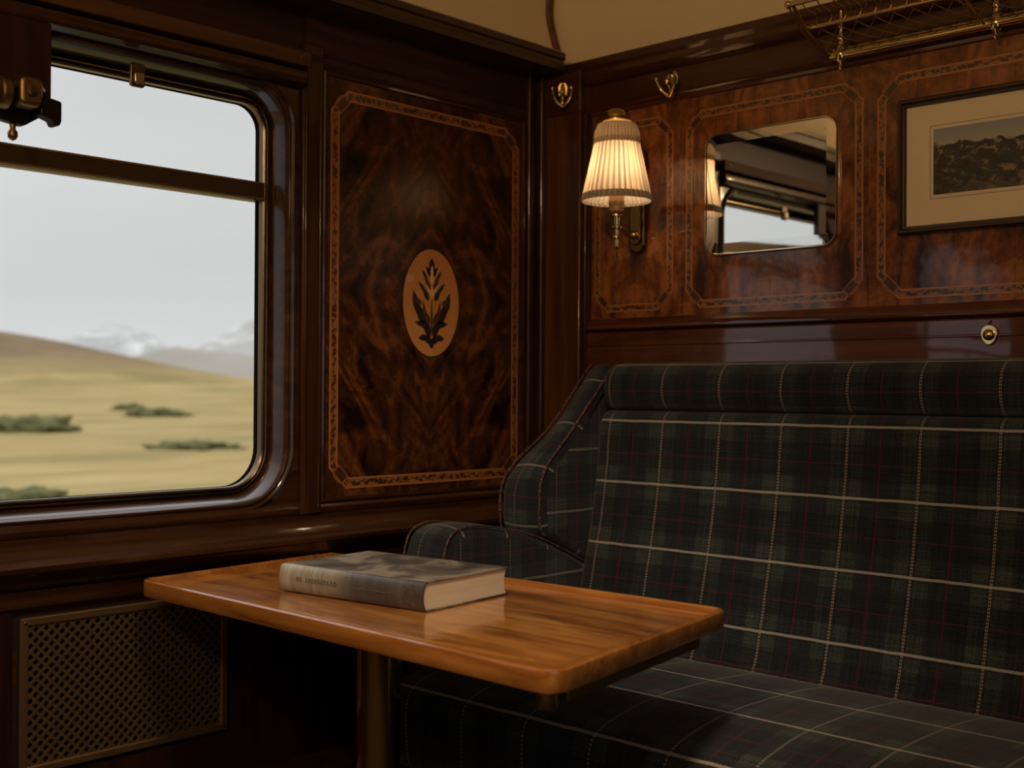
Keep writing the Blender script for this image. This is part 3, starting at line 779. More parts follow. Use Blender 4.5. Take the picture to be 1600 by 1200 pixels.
# ------------------------------------------------------------------ coat hooks
def hook(name, label, loc, rz):
    t = thing(name, label, 'hook', loc, (0, 0, rz), 'brass coat hooks on the partition')
    mb = MB(); mb.plate(rpoly([(-.011, -.006), (.011, -.006), (.013, .020), (.007, .030), (-.007, .030), (-.013, .020)], .004, 3), .0, .005, lambda a, b, d: (a, -d, b))
    link('backplate', mb, 'brass', t, world=False, smooth=40, bevel=.001)
    mb = MB(); mb.tube(bez((0, -.004, .022), (0, -.018, .024), (0, -.030, .012), (0, -.026, -.004), 8), [.005]*9, 10)
    mb.ball((0, -.030, -.001), .0085)
    link('stem', mb, 'brass_bright', t, world=False, smooth=60)
    for s_ in (-1, 1):
        pts = bez((0, -.020, -.036), (s_*.014, -.026, -.030), (s_*.028, -.034, -.012), (s_*.025, -.042, .006), 12)
        mb = MB(); mb.tube(pts, [.0055-.0018*i/12 for i in range(13)], 10); mb.ball(pts[-1], .0062, 12, 8)
        link('prong', mb, 'brass_bright', t, world=False, smooth=60)
    mb = MB(); mb.tube(bez((0, -.024, -.006), (0, -.016, -.014), (0, -.014, -.026), (0, -.020, -.040), 8), [.006, .006, .006, .0055, .005, .005, .004, .003, .002], 10)
    link('tail', mb, 'brass', t, world=False, smooth=60)
    return t
hook('coat_hook', 'brass double coat hook at the head of the corner pilaster', (-2.104, 2.424, 1.912), R(36))
hook('coat_hook', 'brass double coat hook on the frieze above the lamp and mirror', (-1.775, YP-.008, 1.895), 0)

# ------------------------------------------------------------------ wall lamp
LX, LY = -1.832, 2.313
tl = thing('wall_lamp', 'lit brass wall lamp with a pleated cream shade', 'lamp', (-1.885, YP, 1.473))
mb = MB().plate(rpoly(rect(-1.911, -1.859, 1.474, 1.745), .024, 6), .003, .020, onP); link('backplate', mb, 'brass_plate', tl, smooth=40, bevel=.006, seg=3)
mb = MB(); mb.plate(rpoly(rect(-1.903, -1.867, 1.495, 1.724), .016, 5), .020, .026, onP); link('backplate_boss', mb, 'brass_plate', tl, smooth=40, bevel=.004, seg=3)
mb = MB().tube(bez((-1.885, YP-.02, 1.520), (-1.885, YP-.07, 1.505), (-1.85, LY+.05, 1.535), (LX, LY, 1.548), 14), .0055, 10); mb.ball((-1.885, YP-.028, 1.519), .010)
link('arm', mb, 'brass', tl, smooth=60)
mb = MB().lathe([(.0001, 1.440), (.0035, 1.446), (.0028, 1.462), (.0045, 1.466), (.0075, 1.470), (.0090, 1.473), (.0060, 1.476), (.0068, 1.492), (.0128, 1.496), (.0128, 1.499), (.0062, 1.502), (.0074, 1.515), (.0160, 1.519), (.0162, 1.522), (.0078, 1.526), (.0095, 1.545), (.0150, 1.549), (.0150, 1.553), (.0105, 1.556)], (LX, LY, 0), 20)
link('stem', mb, 'brass_bright', tl, smooth=35)
mb = MB().lathe([(.0105, 1.556), (.0175, 1.558), (.0190, 1.562), (.0180, 1.572), (.0190, 1.576), (.0200, 1.584), (.0185, 1.590), (.0170, 1.612), (.012, 1.618)], (LX, LY, 0), 20)
link('socket', mb, plain('tan_lamp_socket', (.34, .21, .09), .35, .5), tl, smooth=35)
bulb = MB().ball((LX, LY, 1.668), .021, 16, 10, (1, 1, 1.35)); bulb.lathe([(.011, 1.618), (.011, 1.643)], (LX, LY, 0), 14)
def bulb_mat():
    m = NT('glowing_bulb'); e = m.n('ShaderNodeEmission'); e.inputs[0].default_value = (1., .75, .54, 1); e.inputs[1].default_value = 32.
    m.t.links.new(e.outputs[0], m.out.inputs['Surface']); return m.m
link('bulb', bulb, bulb_mat(), tl)
def shade_mat(name, col, tr=.5, folds=0):
    m = NT(name)
    f = 1.
    if folds:      # the silk lies double in every fold, so less light passes there
        su = m.n('ShaderNodeSeparateXYZ'); m.t.links.new(m.n('ShaderNodeTexCoord').outputs['UV'], su.inputs[0])
        nz = m.noise(m.coord('UV', (folds*.6, .2, 1)), 1., 2, .5)
        f = m.rng(m.math('SINE', m.math('ADD', m.math('MULTIPLY', su.outputs[0], 2*PI*folds), m.math('MULTIPLY', nz, 2.))), -.9, .5, .26, 1.)
    d = m.n('ShaderNodeBsdfDiffuse'); d.inputs[0].default_value = (*col, 1)
    t_ = m.n('ShaderNodeBsdfTranslucent'); t_.inputs[0].default_value = (col[0]*1.0, col[1]*.92, col[2]*.80, 1)
    if folds:
        kk = m.n('ShaderNodeCombineXYZ'); [m.inp(kk, i, f) for i in range(3)]
        m.inp(t_, 0, m.mix(1., (col[0], col[1]*.92, col[2]*.80), kk.outputs[0], 'MULTIPLY'))
    x = m.n('ShaderNodeMixShader'); x.inputs[0].default_value = tr
    m.t.links.new(d.outputs[0], x.inputs[1]); m.t.links.new(t_.outputs[0], x.inputs[2]); m.t.links.new(x.outputs[0], m.out.inputs['Surface']); return m.m
NP = 40
def pleat(j, i): return 1+.042*math.cos(2*PI*j/10)+.012*math.cos(2*PI*j/10*2+1)
zs = [1.588+.146*i/10 for i in range(11)]
prof = [(.0842-(.0842-.0525)*((i/10)**.92), z) for i, z in enumerate(zs)]
sh = link('shade', MB().shell(prof, (LX, LY, 0), NP*10, pleat), shade_mat('pleated_cream_silk', (.82, .69, .50), .50, 34), tl, smooth=60)
def ruff(j, i): return 1+.022*math.cos(2*PI*j/10+.4)
link('ruffle', MB().shell([(.0550, 1.724), (.0562, 1.735), (.0540, 1.755), (.0500, 1.764), (.0480, 1.770), (.0465, 1.773)], (LX, LY, 0), 400, ruff), shade_mat('gathered_top_fabric', (.52, .41, .26), .22, 40), sh, smooth=60)
# scalloped hem band
mb = MB(); n = 360; vs = []; fs = []
for j in range(n):
    q = 2*PI*j/n; up = .0135+.0022*abs(math.sin(j*PI/10))
    for r_, z in ((.0852, 1.5845), (.0868, 1.588), (.0852, 1.5905), (.0858-up*.20, 1.588+up)):
        vs.append((LX+r_*math.cos(q), LY+r_*math.sin(q), z))
for j in range(n):
    for i in range(3): fs.append((j*4+i, ((j+1) % n)*4+i, ((j+1) % n)*4+i+1, j*4+i+1))
mb.add(vs, fs); link('hem_band', mb, shade_mat('grey_brown_hem', (.36, .29, .21), .10), sh, smooth=60)
mb = MB().lathe([(.030, 1.778), (.0365, 1.780), (.0365, 1.783), (.030, 1.785), (.0335, 1.789), (.0330, 1.795), (.027, 1.805), (.016, 1.811), (.0001, 1.813)], (LX, LY, 0), 26)
link('cap', mb, 'brass', tl, smooth=40)
mb = MB()
for a in range(3): 
    q = 2*PI*a/3+.5; mb.tube([(LX, LY, 1.70), (LX+.03*math.cos(q), LY+.03*math.sin(q), 1.745), (LX+.046*math.cos(q), LY+.046*math.sin(q), 1.772)], .0012, 6)
link('shade_carrier', mb, 'brass', tl)

# ------------------------------------------------------------------ fill globe added unseen behind the camera to brighten the room
tc_ = thing('fill_globe_lamp', 'opal fill globe added unseen behind the camera to brighten the room', 'lamp', (-.50, -.70, 2.12))
mb = MB().ball((-.50, -.70, 2.22), .10, 24, 14, (1, 1, .85))
def opal_mat():
    m = NT('fill_opal_glow'); e = m.n('ShaderNodeEmission'); e.inputs[0].default_value = (1., .66, .36, 1); e.inputs[1].default_value = 165.
    m.t.links.new(e.outputs[0], m.out.inputs['Surface']); return m.m
link('fill_globe', mb, opal_mat(), tc_)
mb = MB().lathe([(.05, 2.30), (.045, 2.315), (.012, 2.325), (.010, 2.55), (.06, 2.565), (.06, 2.60)], (-.50, -.70, 0), 20); link('hanger', mb, 'brass', tc_, smooth=40)

# fill spot in a brass cup, added unseen to brighten table and book
SPX, SPY, SPZ = -.75, .75, 2.50
tsp = thing('fill_spot', 'fill spot in a brass cup, added unseen above the table to brighten it', 'lamp', (SPX, SPY, 2.42))
dirv = (Vector((-1.70, 1.50, .74))-Vector((SPX, SPY, SPZ))).normalized()
def along(r, h, j, n):
    a = dirv.orthogonal().normalized(); b = dirv.cross(a); q = 2*PI*j/n
    p = Vector((SPX, SPY, SPZ))+dirv*h+(a*math.cos(q)+b*math.sin(q))*r; return tuple(p)
mb = MB(); pr_ = [(.012, -.06), (.040, -.05), (.052, .0), (.058, .07), (.054, .07), (.047, .0), (.036, -.045)]; n = 24
mb.add([along(r, h, j, n) for r, h in pr_ for j in range(n)], [(i*n+j, i*n+(j+1) % n, (i+1)*n+(j+1) % n, (i+1)*n+j) for i in range(len(pr_)-1) for j in range(n)])
link('reflector_cup', mb, 'brass', tsp)
mb = MB().tube([Vector((SPX, SPY, SPZ))-dirv*.05, Vector((SPX, SPY, SPZ))-dirv*.08+Vector((0, 0, .02)), (SPX+.03, SPY-.03, 2.66)], .008, 8); link('arm', mb, 'brass', tsp)
spl = bpy.data.lights.new('fill_spot_light', 'SPOT'); spl.energy = 76; spl.color = (1., .82, .62); spl.spot_size = R(56); spl.spot_blend = .65; spl.shadow_soft_size = .16
spo = bpy.data.objects.new('fill_spot_light', spl); COL.objects.link(spo)
spo.parent = tsp; spo.location = Vector((SPX, SPY, SPZ))+dirv*.02-Vector((SPX, SPY, 2.42)); spo.rotation_euler = dirv.to_track_quat('-Z', 'Y').to_euler()

# ------------------------------------------------------------------ luggage rack
tr_ = thing('luggage_rack', 'brass luggage rack with a net and scrolled gallery above the picture', 'rack', (-.8, YP, 1.865))
RX0, RX1 = -1.315, -.10
pw_, pb_, pa_ = (2.445, 1.873), (2.338, 1.912), (2.272, 1.950)
mb = MB().tube([(RX0-.012, pw_[0], pw_[1]), (RX1, pw_[0], pw_[1])], .0105, 14); link('wall_tube', mb, 'brass_bright', tr_, smooth=60)
mb = MB().tube([(RX0-.012, pw_[0]+.012, pw_[1]+.014), (RX1, pw_[0]+.012, pw_[1]+.014)], .006, 10); link('wall_rod', mb, 'brass', tr_, smooth=60)
mb = MB().tube([(RX0-.015, pb_[0], pb_[1]), (RX1, pb_[0], pb_[1])], .0042, 10); link('gallery_rail', mb, 'brass_bright', tr_, smooth=60)
mb = MB().tube([(RX0-.015, pa_[0], pa_[1]), (RX1, pa_[0], pa_[1])], .0058, 12); mb.ball((RX0-.020, pa_[0], pa_[1]), .009); link('front_rail', mb, 'brass_bright', tr_, smooth=60)
for x in (RX0-.010, -.980, -.55, -.12):
    br = MB()
    br.tube([(x, pw_[0]+.01, pw_[1]-.004), (x, pb_[0], pb_[1]-.008), (x, pa_[0], pa_[1]-.002)], .0042, 8)
    br.tube([(x-.012, pw_[0]+.008, pw_[1]), (x-.014, pb_[0], pb_[1]-.004), (x-.012, pa_[0], pa_[1])], .0025, 8)
    b = link('bracket', br, 'brass', tr_, smooth=60)
    fn = MB().lathe([(.0001, 1.836), (.004, 1.839), (.0062, 1.845), (.004, 1.850), (.0075, 1.856), (.0125, 1.862), (.0130, 1.884), (.009, 1.890), (.0065, 1.898), (.0085, 1.904), (.0095, 1.911), (.0060, 1.918), (.0045, 1.930), (.0075, 1.935), (.0045, 1.942), (.0035, 1.990), (.006, 1.995)], (x+.022, pw_[0], 0), 14)
    link('post', fn, 'brass_bright', b, smooth=40)
# scrolls between the two front rails
scr = MB()
nx = int((RX1-RX0)/.034)
for i in range(nx):
    x = RX0+.01+i*.034
    P = lambda u, q: (u, pb_[0]+(pa_[0]-pb_[0])*q, pb_[1]+(pa_[1]-pb_[1])*q)
    scr.tube([P(x+.012*math.sin(t*5.2)*(1-.35*t)+.010*t, .05+.9*t) for t in [k_/9 for k_ in range(10)]], .0014, 5)
    scr.tube([P(x+.022-.010*math.cos(t*4.4)*(1-t*.5), .1+.55*t) for t in [k_/8 for k_ in range(9)]], .0012, 5)
link('scroll_gallery', scr, 'brass', tr_, smooth=60)
# diamond net sagging between the wall tube and the gallery rail
net = MB(); gx = .042
def netp(x, q):
    sag = .030*math.sin(PI*q); return (x, pw_[0]+(pa_[0]-pw_[0])*q*.62/.62, pw_[1]+(pb_[1]-pw_[1])*q-sag*.9+.004)
def netq(x, q):
    return (x, pw_[0]-.004+(pb_[0]-pw_[0])*q, pw_[1]+(pb_[1]-pw_[1])*q-.012*math.sin(PI*q)+.006)
nn = int((RX1-RX0)/gx)
for i in range(-3, nn+1):
    for s_ in (-1, 1):
        pts = []
        for k_ in range(13):
            q = k_/12; x = RX0+i*gx+(q*.115 if s_ > 0 else .115-q*.115)
            if RX0-.004 <= x <= RX1: pts.append(netq(x, q))
        if len(pts) > 2: net.tube(pts, .0012, 4, caps=False)
link('net', net, plain('brown_rack_cord', (.16, .085, .035), .6), tr_, smooth=0)

# ------------------------------------------------------------------ berth latch on the rail
tk = thing('berth_latch', 'small brass escutcheon latch on the rail above the seat', 'latch', (-.975, YP-.024, 1.218))
mb = MB().plate([( -.975+.017*math.sin(2*PI*i/24)*(1-.18*math.cos(2*PI*i/24)), 1.240-.021*math.cos(2*PI*i/24)-(0)) for i in range(24)], .022, .027, onP); link('escutcheon', mb, 'brass_bright', tk, smooth=40, bevel=.0015)
mb = MB().lathe([(.011, 0), (.0115, -.004), (.009, -.007), (.0001, -.0085)], (-.975, YP-.027, 1.240), 20, 'y'); link('knob', mb, 'brass', tk, smooth=50)
mb = MB().tube([(-.975, YP-.025, 1.258), (-.975, YP-.027, 1.268)], .0018, 8); mb.ball((-.975, YP-.027, 1.268), .003, 8, 6)
link('pin', mb, 'brass_bright', tk, smooth=60)

# ------------------------------------------------------------------ radiator grille
tg = thing('radiator_grille', 'brass lattice radiator grille low on the wall under the window', 'grille', (XW+.016, 1.22, .398))
GY0, GY1, GZ0, GZ1 = .996, 1.443, .400, .692
fr = MB().sweep(rect(GY0, GY1, GZ0, GZ1), [(0, .008), (0, .016), (-.002, .018), (-.013, .018), (-.016, .014), (-.016, .008)], onL); fo = link('frame', fr, 'brass_grille', tg, smooth=30)
for (a, b) in ((GY0+.009, GZ0+.009), (GY1-.009, GZ0+.009), (GY0+.009, GZ1-.009), (GY1-.009, GZ1-.009)):
    link('screw', MB().lathe([(.0035, .018), (.003, .0195), (.0001, .020)], onL(a, b, 0), 8, 'x'), 'brass', fo)
lat = MB(); a0, a1, b0, b1 = GY0+.012, GY1-.012, GZ0+.012, GZ1-.012
pitch = .0205; wd = .0064
def clip_line(c, s_):
    """points of y + s*z = c inside the grille rectangle"""
    out = []
    for y in (a0, a1):
        z = (c-y)*s_
        if b0 <= z <= b1: out.append((y, z))
    for z in (b0, b1):
        y = c-s_*z
        if a0 <= y <= a1: out.append((y, z))
    if len(out) < 2: return None
    out.sort(); return out[0], out[-1]
for s_, dd in ((1, .0120), (-1, .0123)):
    c = (a0+s_*b0 if s_ > 0 else a0-b1); end = (a1+b1 if s_ > 0 else a1-b0)
    while c < end:
        seg = clip_line(c, s_)
        if seg and math.dist(*seg) > .006:
            p, q = Vector(seg[0]), Vector(seg[1]); t = (q-p).normalized(); n_ = Vector((-t.y, t.x))*wd/2
            v4 = [p+n_, q+n_, q-n_, p-n_]
            lat.add([onL(v.x, v.y, dd-.001) for v in v4]+[onL(p.x+n_.x*.8, p.y+n_.y*.8, dd+.0012), onL(q.x+n_.x*.8, q.y+n_.y*.8, dd+.0012), onL(q.x-n_.x*.8, q.y-n_.y*.8, dd+.0012), onL(p.x-n_.x*.8, p.y-n_.y*.8, dd+.0012)],
                    [(4, 5, 6, 7), (0, 1, 5, 4), (2, 3, 7, 6)])
        c += pitch
link('lattice', lat, 'brass_grille', tg, smooth=0)
mb = MB(); mb.box(XW+.001, XW+.003, GY0, GY1, GZ0, GZ1); link('dark_backing', mb, 'black', tg, smooth=0)

# ------------------------------------------------------------------ sofa
ts = thing('bench_sofa', 'dark green tartan bench sofa with wing and low armrest along the partition', 'sofa', (-1.05, 2.05, 0))
SX0, SX1 = -1.925, -.06
T_back = tartan('tartan_backrest', u0=-1.56, v0=0.)
T_seat = tartan('tartan_seat', u0=-1.530, v0=0.)
T_side = tartan('tartan_wing', u0=-2.01, v0=.075, pu=.162, pv=.150, pale=.5)
mb = MB(); mb.box(SX0-.12, SX1, 1.72, 2.44, .0, .335); link('base', mb, 'wood_dark', ts, bevel=.004)
# seat: nose, crease line along the front edge, gentle crown
top = smoothpath([(1.700, .325), (1.664, .350), (1.655, .42), (1.657, .475), (1.675, .505), (1.73, .524), (1.86, .540), (2.05, .538), (2.18, .528), (2.26, .515)], 5)
acc = 0.; vcre = 0.
for i in range(1, len(top)):
    acc += math.dist(top[i], top[i-1])
    if top[i][1] < .5056 and top[i][0] < 1.676: vcre = acc
vs_ = .152/.187
seatprof = top+[(2.26, .330)]
mb = MB().cushion(seatprof, SX0+.004, SX1, .022, 5, vscale=vs_, v0=-vcre*vs_)
so = link('seat_cushion', mb, T_seat, ts, smooth=70)
mb = MB().tube([(SX0+.012, 1.699, .330), (SX1-.01, 1.699, .330)], .004, 8); link('seat_piping', mb, 'black', so, smooth=60)
# backrest leaning forward towards the seat
front = smoothpath([(2.235, .50), (2.262, .56), (2.293, .68), (2.322, .80), (2.343, .92), (2.354, 1.02), (2.360, 1.050), (2.376, 1.068), (2.405, 1.076)], 5)
zl = 0.; vb0 = 0.
for i in range(1, len(front)):
    zl += math.dist(front[i], front[i-1])
    if front[i][1] <= .904: vb0 = zl
mb = MB().cushion(front+[(2.44, 1.078), (2.44, .50)], SX0+.002, SX1, .018, 5, v0=-vb0)
link('backrest', mb, T_back, ts, smooth=70)
# head roll
hr = [(2.455, 1.082), (2.42, 1.074), (2.378, 1.077), (2.358, 1.098), (2.352, 1.130), (2.361, 1.162), (2.384, 1.183), (2.420, 1.191), (2.455, 1.192)]
hr = smoothpath(hr, 5)
hv = 0.; hv0 = 0.
for i in range(1, len(hr)):
    hv += math.dist(hr[i], hr[i-1])
    if hr[i][1] < 1.187: hv0 = hv
mb = MB().cushion(hr, SX0+.016, SX1, .020, 5, v0=-hv0); link('head_roll', mb, T_back, ts, smooth=70)
# wing
wp = smoothpath([(2.206, .748), (2.166, .768), (2.149, .800), (2.152, .890), (2.184, .946), (2.25, 1.004), (2.311, 1.064), (2.386, 1.142), (2.418, 1.176), (2.436, 1.186)], 4)
wprof = wp+[(2.436, .66), (2.30, .70)]
mb = MB().cushion(wprof, -2.062, SX0, .020, 6, .006)
def taper(v):      # the wing narrows towards its head
    t = max(0, min(1, (v[2]-.86)/.20)); return (SX0+(v[0]-SX0)*(1-.40*t*t*(3-2*t)), v[1], v[2])
mb.v = [taper(v) for v in mb.v]; wo_ = link('wing', mb, T_side, ts, smooth=70)
pip = MB().tube([(SX0-.004, y-.004 if z < 1.1 else y, z+.003) for y, z in wp[4:]], .0034, 8)
pm = plain('claret_and_cream_piping', (.075, .028, .026), .85)
def piping_mat():
    m = NT('flecked_piping_cord'); n = m.noise(m.coord('Object', (220, 220, 220)), 1., 2, .5)
    return m.bsdf(m.ramp(n, [(.48, (.035, .012, .014)), (.62, (.15, .105, .085))]), .9)
M['piping'] = piping_mat()
link('wing_piping', pip, 'piping', wo_, smooth=60)
pip = MB().tube([taper((-2.060, y-.003, z+.003)) for y, z in wp[4:]], .0026, 8); link('wing_piping', pip, 'piping', wo_, smooth=60)
# low armrest with a rounded front
ap = smoothpath([(1.826, .46), (1.828, .70), (1.836, .765), (1.856, .797), (1.900, .811), (1.962, .807), (2.045, .792), (2.134, .769), (2.228, .732), (2.32, .690)], 5)
mb = MB().cushion(ap+[(2.32, .46)], -2.062, SX0, .018, 6, .006); ao = link('armrest', mb, T_side, ts, smooth=70)
for x in (SX0-.003, -2.059):
    pip = MB().tube([(x, y-.002, z+.003) for y, z in ap], .0026, 8); link('armrest_piping', pip, 'piping', ao, smooth=60)

# ------------------------------------------------------------------ table
TA, TB, TC, TD = (-2.128, 1.204), (-1.038, 1.187), (-1.138, 1.752), (-2.180, 1.712)
tt = thing('dining_table', 'varnished wooden folding table on a brass post under the window', 'table', (-1.714, 1.46, 0))
path = rpoly([TA, TB, TC, TD], [.028, .034, .034, .02], 8)
pz = lambda a, b, d: (a, b, d)
mb = MB().sweep(path, [(-.013, .7385), (-.012, .748), (-.009, .7505), (-.004, .7505), (-.001, .748), (0, .744), (0, .724), (-.002, .7185), (-.006, .7165), (-.03, .7165)], pz)
te = link('table_edge', mb, 'table_edge', tt, smooth=35)
ipath = rpoly([TA, TB, TC, TD], [.028, .034, .034, .02], 8)
c = (-1.62, 1.46)
inner = MB().sweep(path, [(-.0128, .7390)], pz).v
mb = MB(); mb.add(inner, [tuple(range(len(inner)))]); mb.add([(a, b, .7168) for a, b, _ in inner], [tuple(range(len(inner)))[::-1]])
link('tabletop', mb, 'table', tt, smooth=0)
line = MB().sweep(path, [(-.0405, .7393), (-.0425, .7393)], pz); link('stringing', line, plain('table_stringing', (.30, .12, .03), .3, coat=.8), tt, smooth=0)
mb = MB().lathe([(.0001, .0), (.12, .0), (.12, .012), (.055, .022), (.0425, .03), (.0415, .040), (.0415, .700), (.046, .703), (.046, .7168)], (-1.714, 1.46, 0), 40)
link('post', mb, plain('polished_brass_post', (.62, .42, .16), .13, 1.), tt, smooth=40)
mb = MB(); mb.box(-1.80, -1.63, 1.40, 1.52, .706, .7168); link('post_flange', mb, 'brass_dull', tt, bevel=.002)
mb = MB().lathe([(.0150, .7168), (.0150, .700), (.0125, .696), (.0001, .695)], (-1.068, 1.205, 0), 18); link('foot_button', mb, 'brass', tt, smooth=40)
mb = MB(); mb.add([(-1.075, 1.23, .7168), (-1.053, 1.23, .7168), (-1.128, 1.65, .7168), (-1.150, 1.65, .7168)]+[(-1.075, 1.23, .700), (-1.053, 1.23, .700), (-1.128, 1.65, .700), (-1.150, 1.65, .700)], [(0, 1, 2, 3), (4, 7, 6, 5), (0, 4, 5, 1), (1, 5, 6, 2), (2, 6, 7, 3), (3, 7, 4, 0)])
link('brass_runner', mb, 'brass_dull', tt, bevel=.002)

# ------------------------------------------------------------------ book
BL, BD, BH = .362, .242, .052
tb_ = thing('book', 'thick worn grey cloth hardback lying on the table', 'book', (-1.876, 1.350, .7394), (0, 0, R(6.2)))
def cover_mat():
    m = NT('worn_grey_cloth_cover')
    n = m.noise(m.coord('Object', (9, 7, 9)), 1., 5, .6, 1.2)
    f = m.noise(m.coord('Object', (300, 300, 300)), 1., 2, .6)
    col = m.ramp(n, [(.38, (.045, .040, .034)), (.5, (.105, .092, .074)), (.60, (.26, .228, .18))])
    return m.bsdf(col, .55, normal=m.bump(f, .15, .001), coat=.15, coat_rough=.3)
def spine_mat():
    m = NT('two_tone_spine_cloth')
    tc = m.n('ShaderNodeTexCoord').outputs['Object']; sp = m.n('ShaderNodeSeparateXYZ'); m.t.links.new(tc, sp.inputs[0])
    n = m.noise(m.coord('Object', (60, 8, 8)), 1., 4, .6)
    pale_end = m.rng(m.math('ADD', sp.outputs[0], m.math('MULTIPLY', m.math('SUBTRACT', n, .5), .10)), .12, .20, 1., 0.)  # cloth is paler towards one end of the spine
    col = m.mix(pale_end, m.ramp(n, [(.3, (.038, .032, .027)), (.7, (.085, .073, .060))]), m.ramp(n, [(.3, (.17, .150, .102)), (.7, (.40, .35, .25))]))
    f = m.noise(m.coord('Object', (300, 300, 300)), 1., 2, .6)
    return m.bsdf(col, .5, normal=m.bump(f, .15, .001), coat=.2, coat_rough=.25)
def page_mat():
    m = NT('page_edges')
    n = m.noise(m.coord('Object', (3, 3, 700)), 1., 3, .7); n2 = m.noise(m.coord('Object', (6, 6, 60)), 1., 3, .6)
    return m.bsdf(m.mix(m.math('MULTIPLY', m.math('ADD', n, n2), .5), (.52, .42, .31), (.88, .78, .62)), .8, normal=m.bump(n, .3, .001))
CM = cover_mat()
mb = MB().box(0.004, BL, .012, BD, BH-.0035, BH); link('front_cover', mb, CM, tb_, world=False, bevel=.0012)
mb = MB().box(0.004, BL, .012, BD, 0, .0035); link('back_cover', mb, CM, tb_, world=False, bevel=.0012)
mb = MB(); sp_ = []
for i in range(13):
    a = -PI/2+PI*i/12
    sp_.append((.013-.013*math.cos(a)**.8 if math.cos(a) > 1e-6 else .013, BH/2+BH/2*math.sin(a)))
k = len(sp_)
vsx = [(x, y, z) for x in (.003, BL-.0) for y, z in sp_]+[(x, y+.003, BH/2+(z-BH/2)*.92) for x in (.003, BL-.0) for y, z in sp_]
fs = []
for i in range(k-1):
    fs += [(i, i+1, k+i+1, k+i), (2*k+i, 3*k+i, 3*k+i+1, 2*k+i+1), (i, 2*k+i, 2*k+i+1, i+1), (k+i, k+i+1, 3*k+i+1, 3*k+i)]
mb.add(vsx, fs); spn = link('spine', mb, spine_mat(), tb_, world=False, smooth=50)
mb = MB()
for zc in (BH-.0005, .0005): mb.tube([(.004, .0145, zc), (BL, .0145, zc)], .0017, 8)
link('joint_ridge', mb, CM, tb_, world=False)
mb = MB(); pg = []
for i in range(9): pg.append((.0, 0))
# page block: rounded back, hollow fore-edge
yb = BD-.004; prof = [(.010, .0035)]+[(.006+.004*abs(t), .0035+(BH-.007)*(t+1)/2) for t in (-.6, 0, .6)]+[(.010, BH-.0035)]+[(yb-.006*(1-t*t), BH-.0035-(BH-.007)*(t+1)/2) for t in [-1+.25*i for i in range(9)]]
mb.extrude_uv(prof, .010, BL-.003)
link('page_block', mb, page_mat(), tb_, world=False, smooth=50)
# faded gilt tooling on the spine: title strokes, rule lines, a small emblem at the foot
GM = plain('faded_gilt', (.14, .10, .045), .45, .3); GD = plain('dark_stamped_title', (.045, .038, .028), .6)
def spine_pt(x, t, lift=.0005):
    a = -PI/2+PI*t; c = max(1e-6, math.cos(a)); return (x, .013-.013*c**.8-lift, BH/2+BH/2*math.sin(a))
mb = MB()
def stroke(pts, r=.0007): mb.tube([spine_pt(x, t) for x, t in pts], r, 5)
rnd = random.Random(3)
x = .050
while x < .150:
    w = rnd.uniform(.004, .007); kind = rnd.random()
    if kind < .35: stroke([(x, .46), (x, .60)], .0005); stroke([(x, .53), (x+w*.8, .57), (x+w*.8, .47)], .0005)
    elif kind < .7: stroke([(x+w/2+w/2*math.cos(q), .52+.05*math.sin(q)) for q in [2*PI*i/9 for i in range(10)]], .0005)
    else: stroke([(x, .47), (x+w/2, .58), (x+w, .47)], .0005)
    x += w+.003+(.008 if rnd.random() < .2 else 0)
link('stamped_title', mb, GD, spn, world=False)
mb = MB()
for x in (.170, .176): stroke([(x, .30), (x, .74)], .0005)
stroke([(.195, .50), (.290, .50)], .0005); stroke([(.235, .44), (.262, .50), (.235, .56)], .0006)
stroke([(.330+.010*math.cos(q), .52+.15*math.sin(q)) for q in [2*PI*i/14 for i in range(12)]], .0007)
stroke([(.330+.005*math.cos(q), .52+.07*math.sin(q)) for q in [2*PI*i/10 for i in range(10)]], .0006)
stroke([(.315, .44), (.315, .60)], .0005); stroke([(.336, .36), (.344, .30)], .0005)
link('gilt_tooling', mb, GM, spn, world=False)

# ------------------------------------------------------------------ moorland outside
EYE = 1.12
def bearing(b): return Vector((-math.cos(R(b)), math.sin(R(b))))
hc = bearing(20.5)*175
def ground_z(x, y):
    r = math.hypot(x, y)
    z = -1.35+.0155*max(0, min(r, 175)-22)
    d2 = ((x-hc.x)**2+(y-hc.y)**2)
    z += 8.2*math.exp(-d2/(2*24.**2))
    if r > 190: z -= min(4.5, (r-190)*.02)
    p = Vector((x*.03, y*.03, 0)); z += .35*mnoise.noise(p)*min(1, r/50)+.05*mnoise.noise(p*9)*min(1, r/30)
    return z
def ground_mat():
    m = NT('straw_moor_grass')
    v = m.coord('Object', (.05, .022, .05)); n1 = m.noise(v, 1.6, 5, .6, .4)
    v2 = m.coord('Object', (.9, .16, .9)); n2 = m.noise(v2, 1., 6, .65, .3)
    v3 = m.coord('Object', (.16, .06, .16), loc=(7, 3, 1)); n3 = m.noise(v3, 1., 5, .6)
    col = m.ramp(m.math('ADD', m.math('MULTIPLY', n1, .4), m.math('MULTIPLY', n2, .6)), [(.34, (.19, .130, .050)), (.5, (.285, .208, .085)), (.66, (.37, .285, .14))])
    col = m.mix(m.rng(n3, .50, .66, 0., .7), col, (.150, .138, .048))
    sp = m.n('ShaderNodeSeparateXYZ'); m.t.links.new(m.n('ShaderNodeTexCoord').outputs['Object'], sp.inputs[0])
    hi = m.rng(sp.outputs[2], 2.2, 5.6, 0., 1.)
    col = m.mix(hi, col, m.ramp(n3, [(.35, (.095, .066, .042)), (.65, (.20, .14, .078))]))
    return m.bsdf(col, .95, spec=.1)
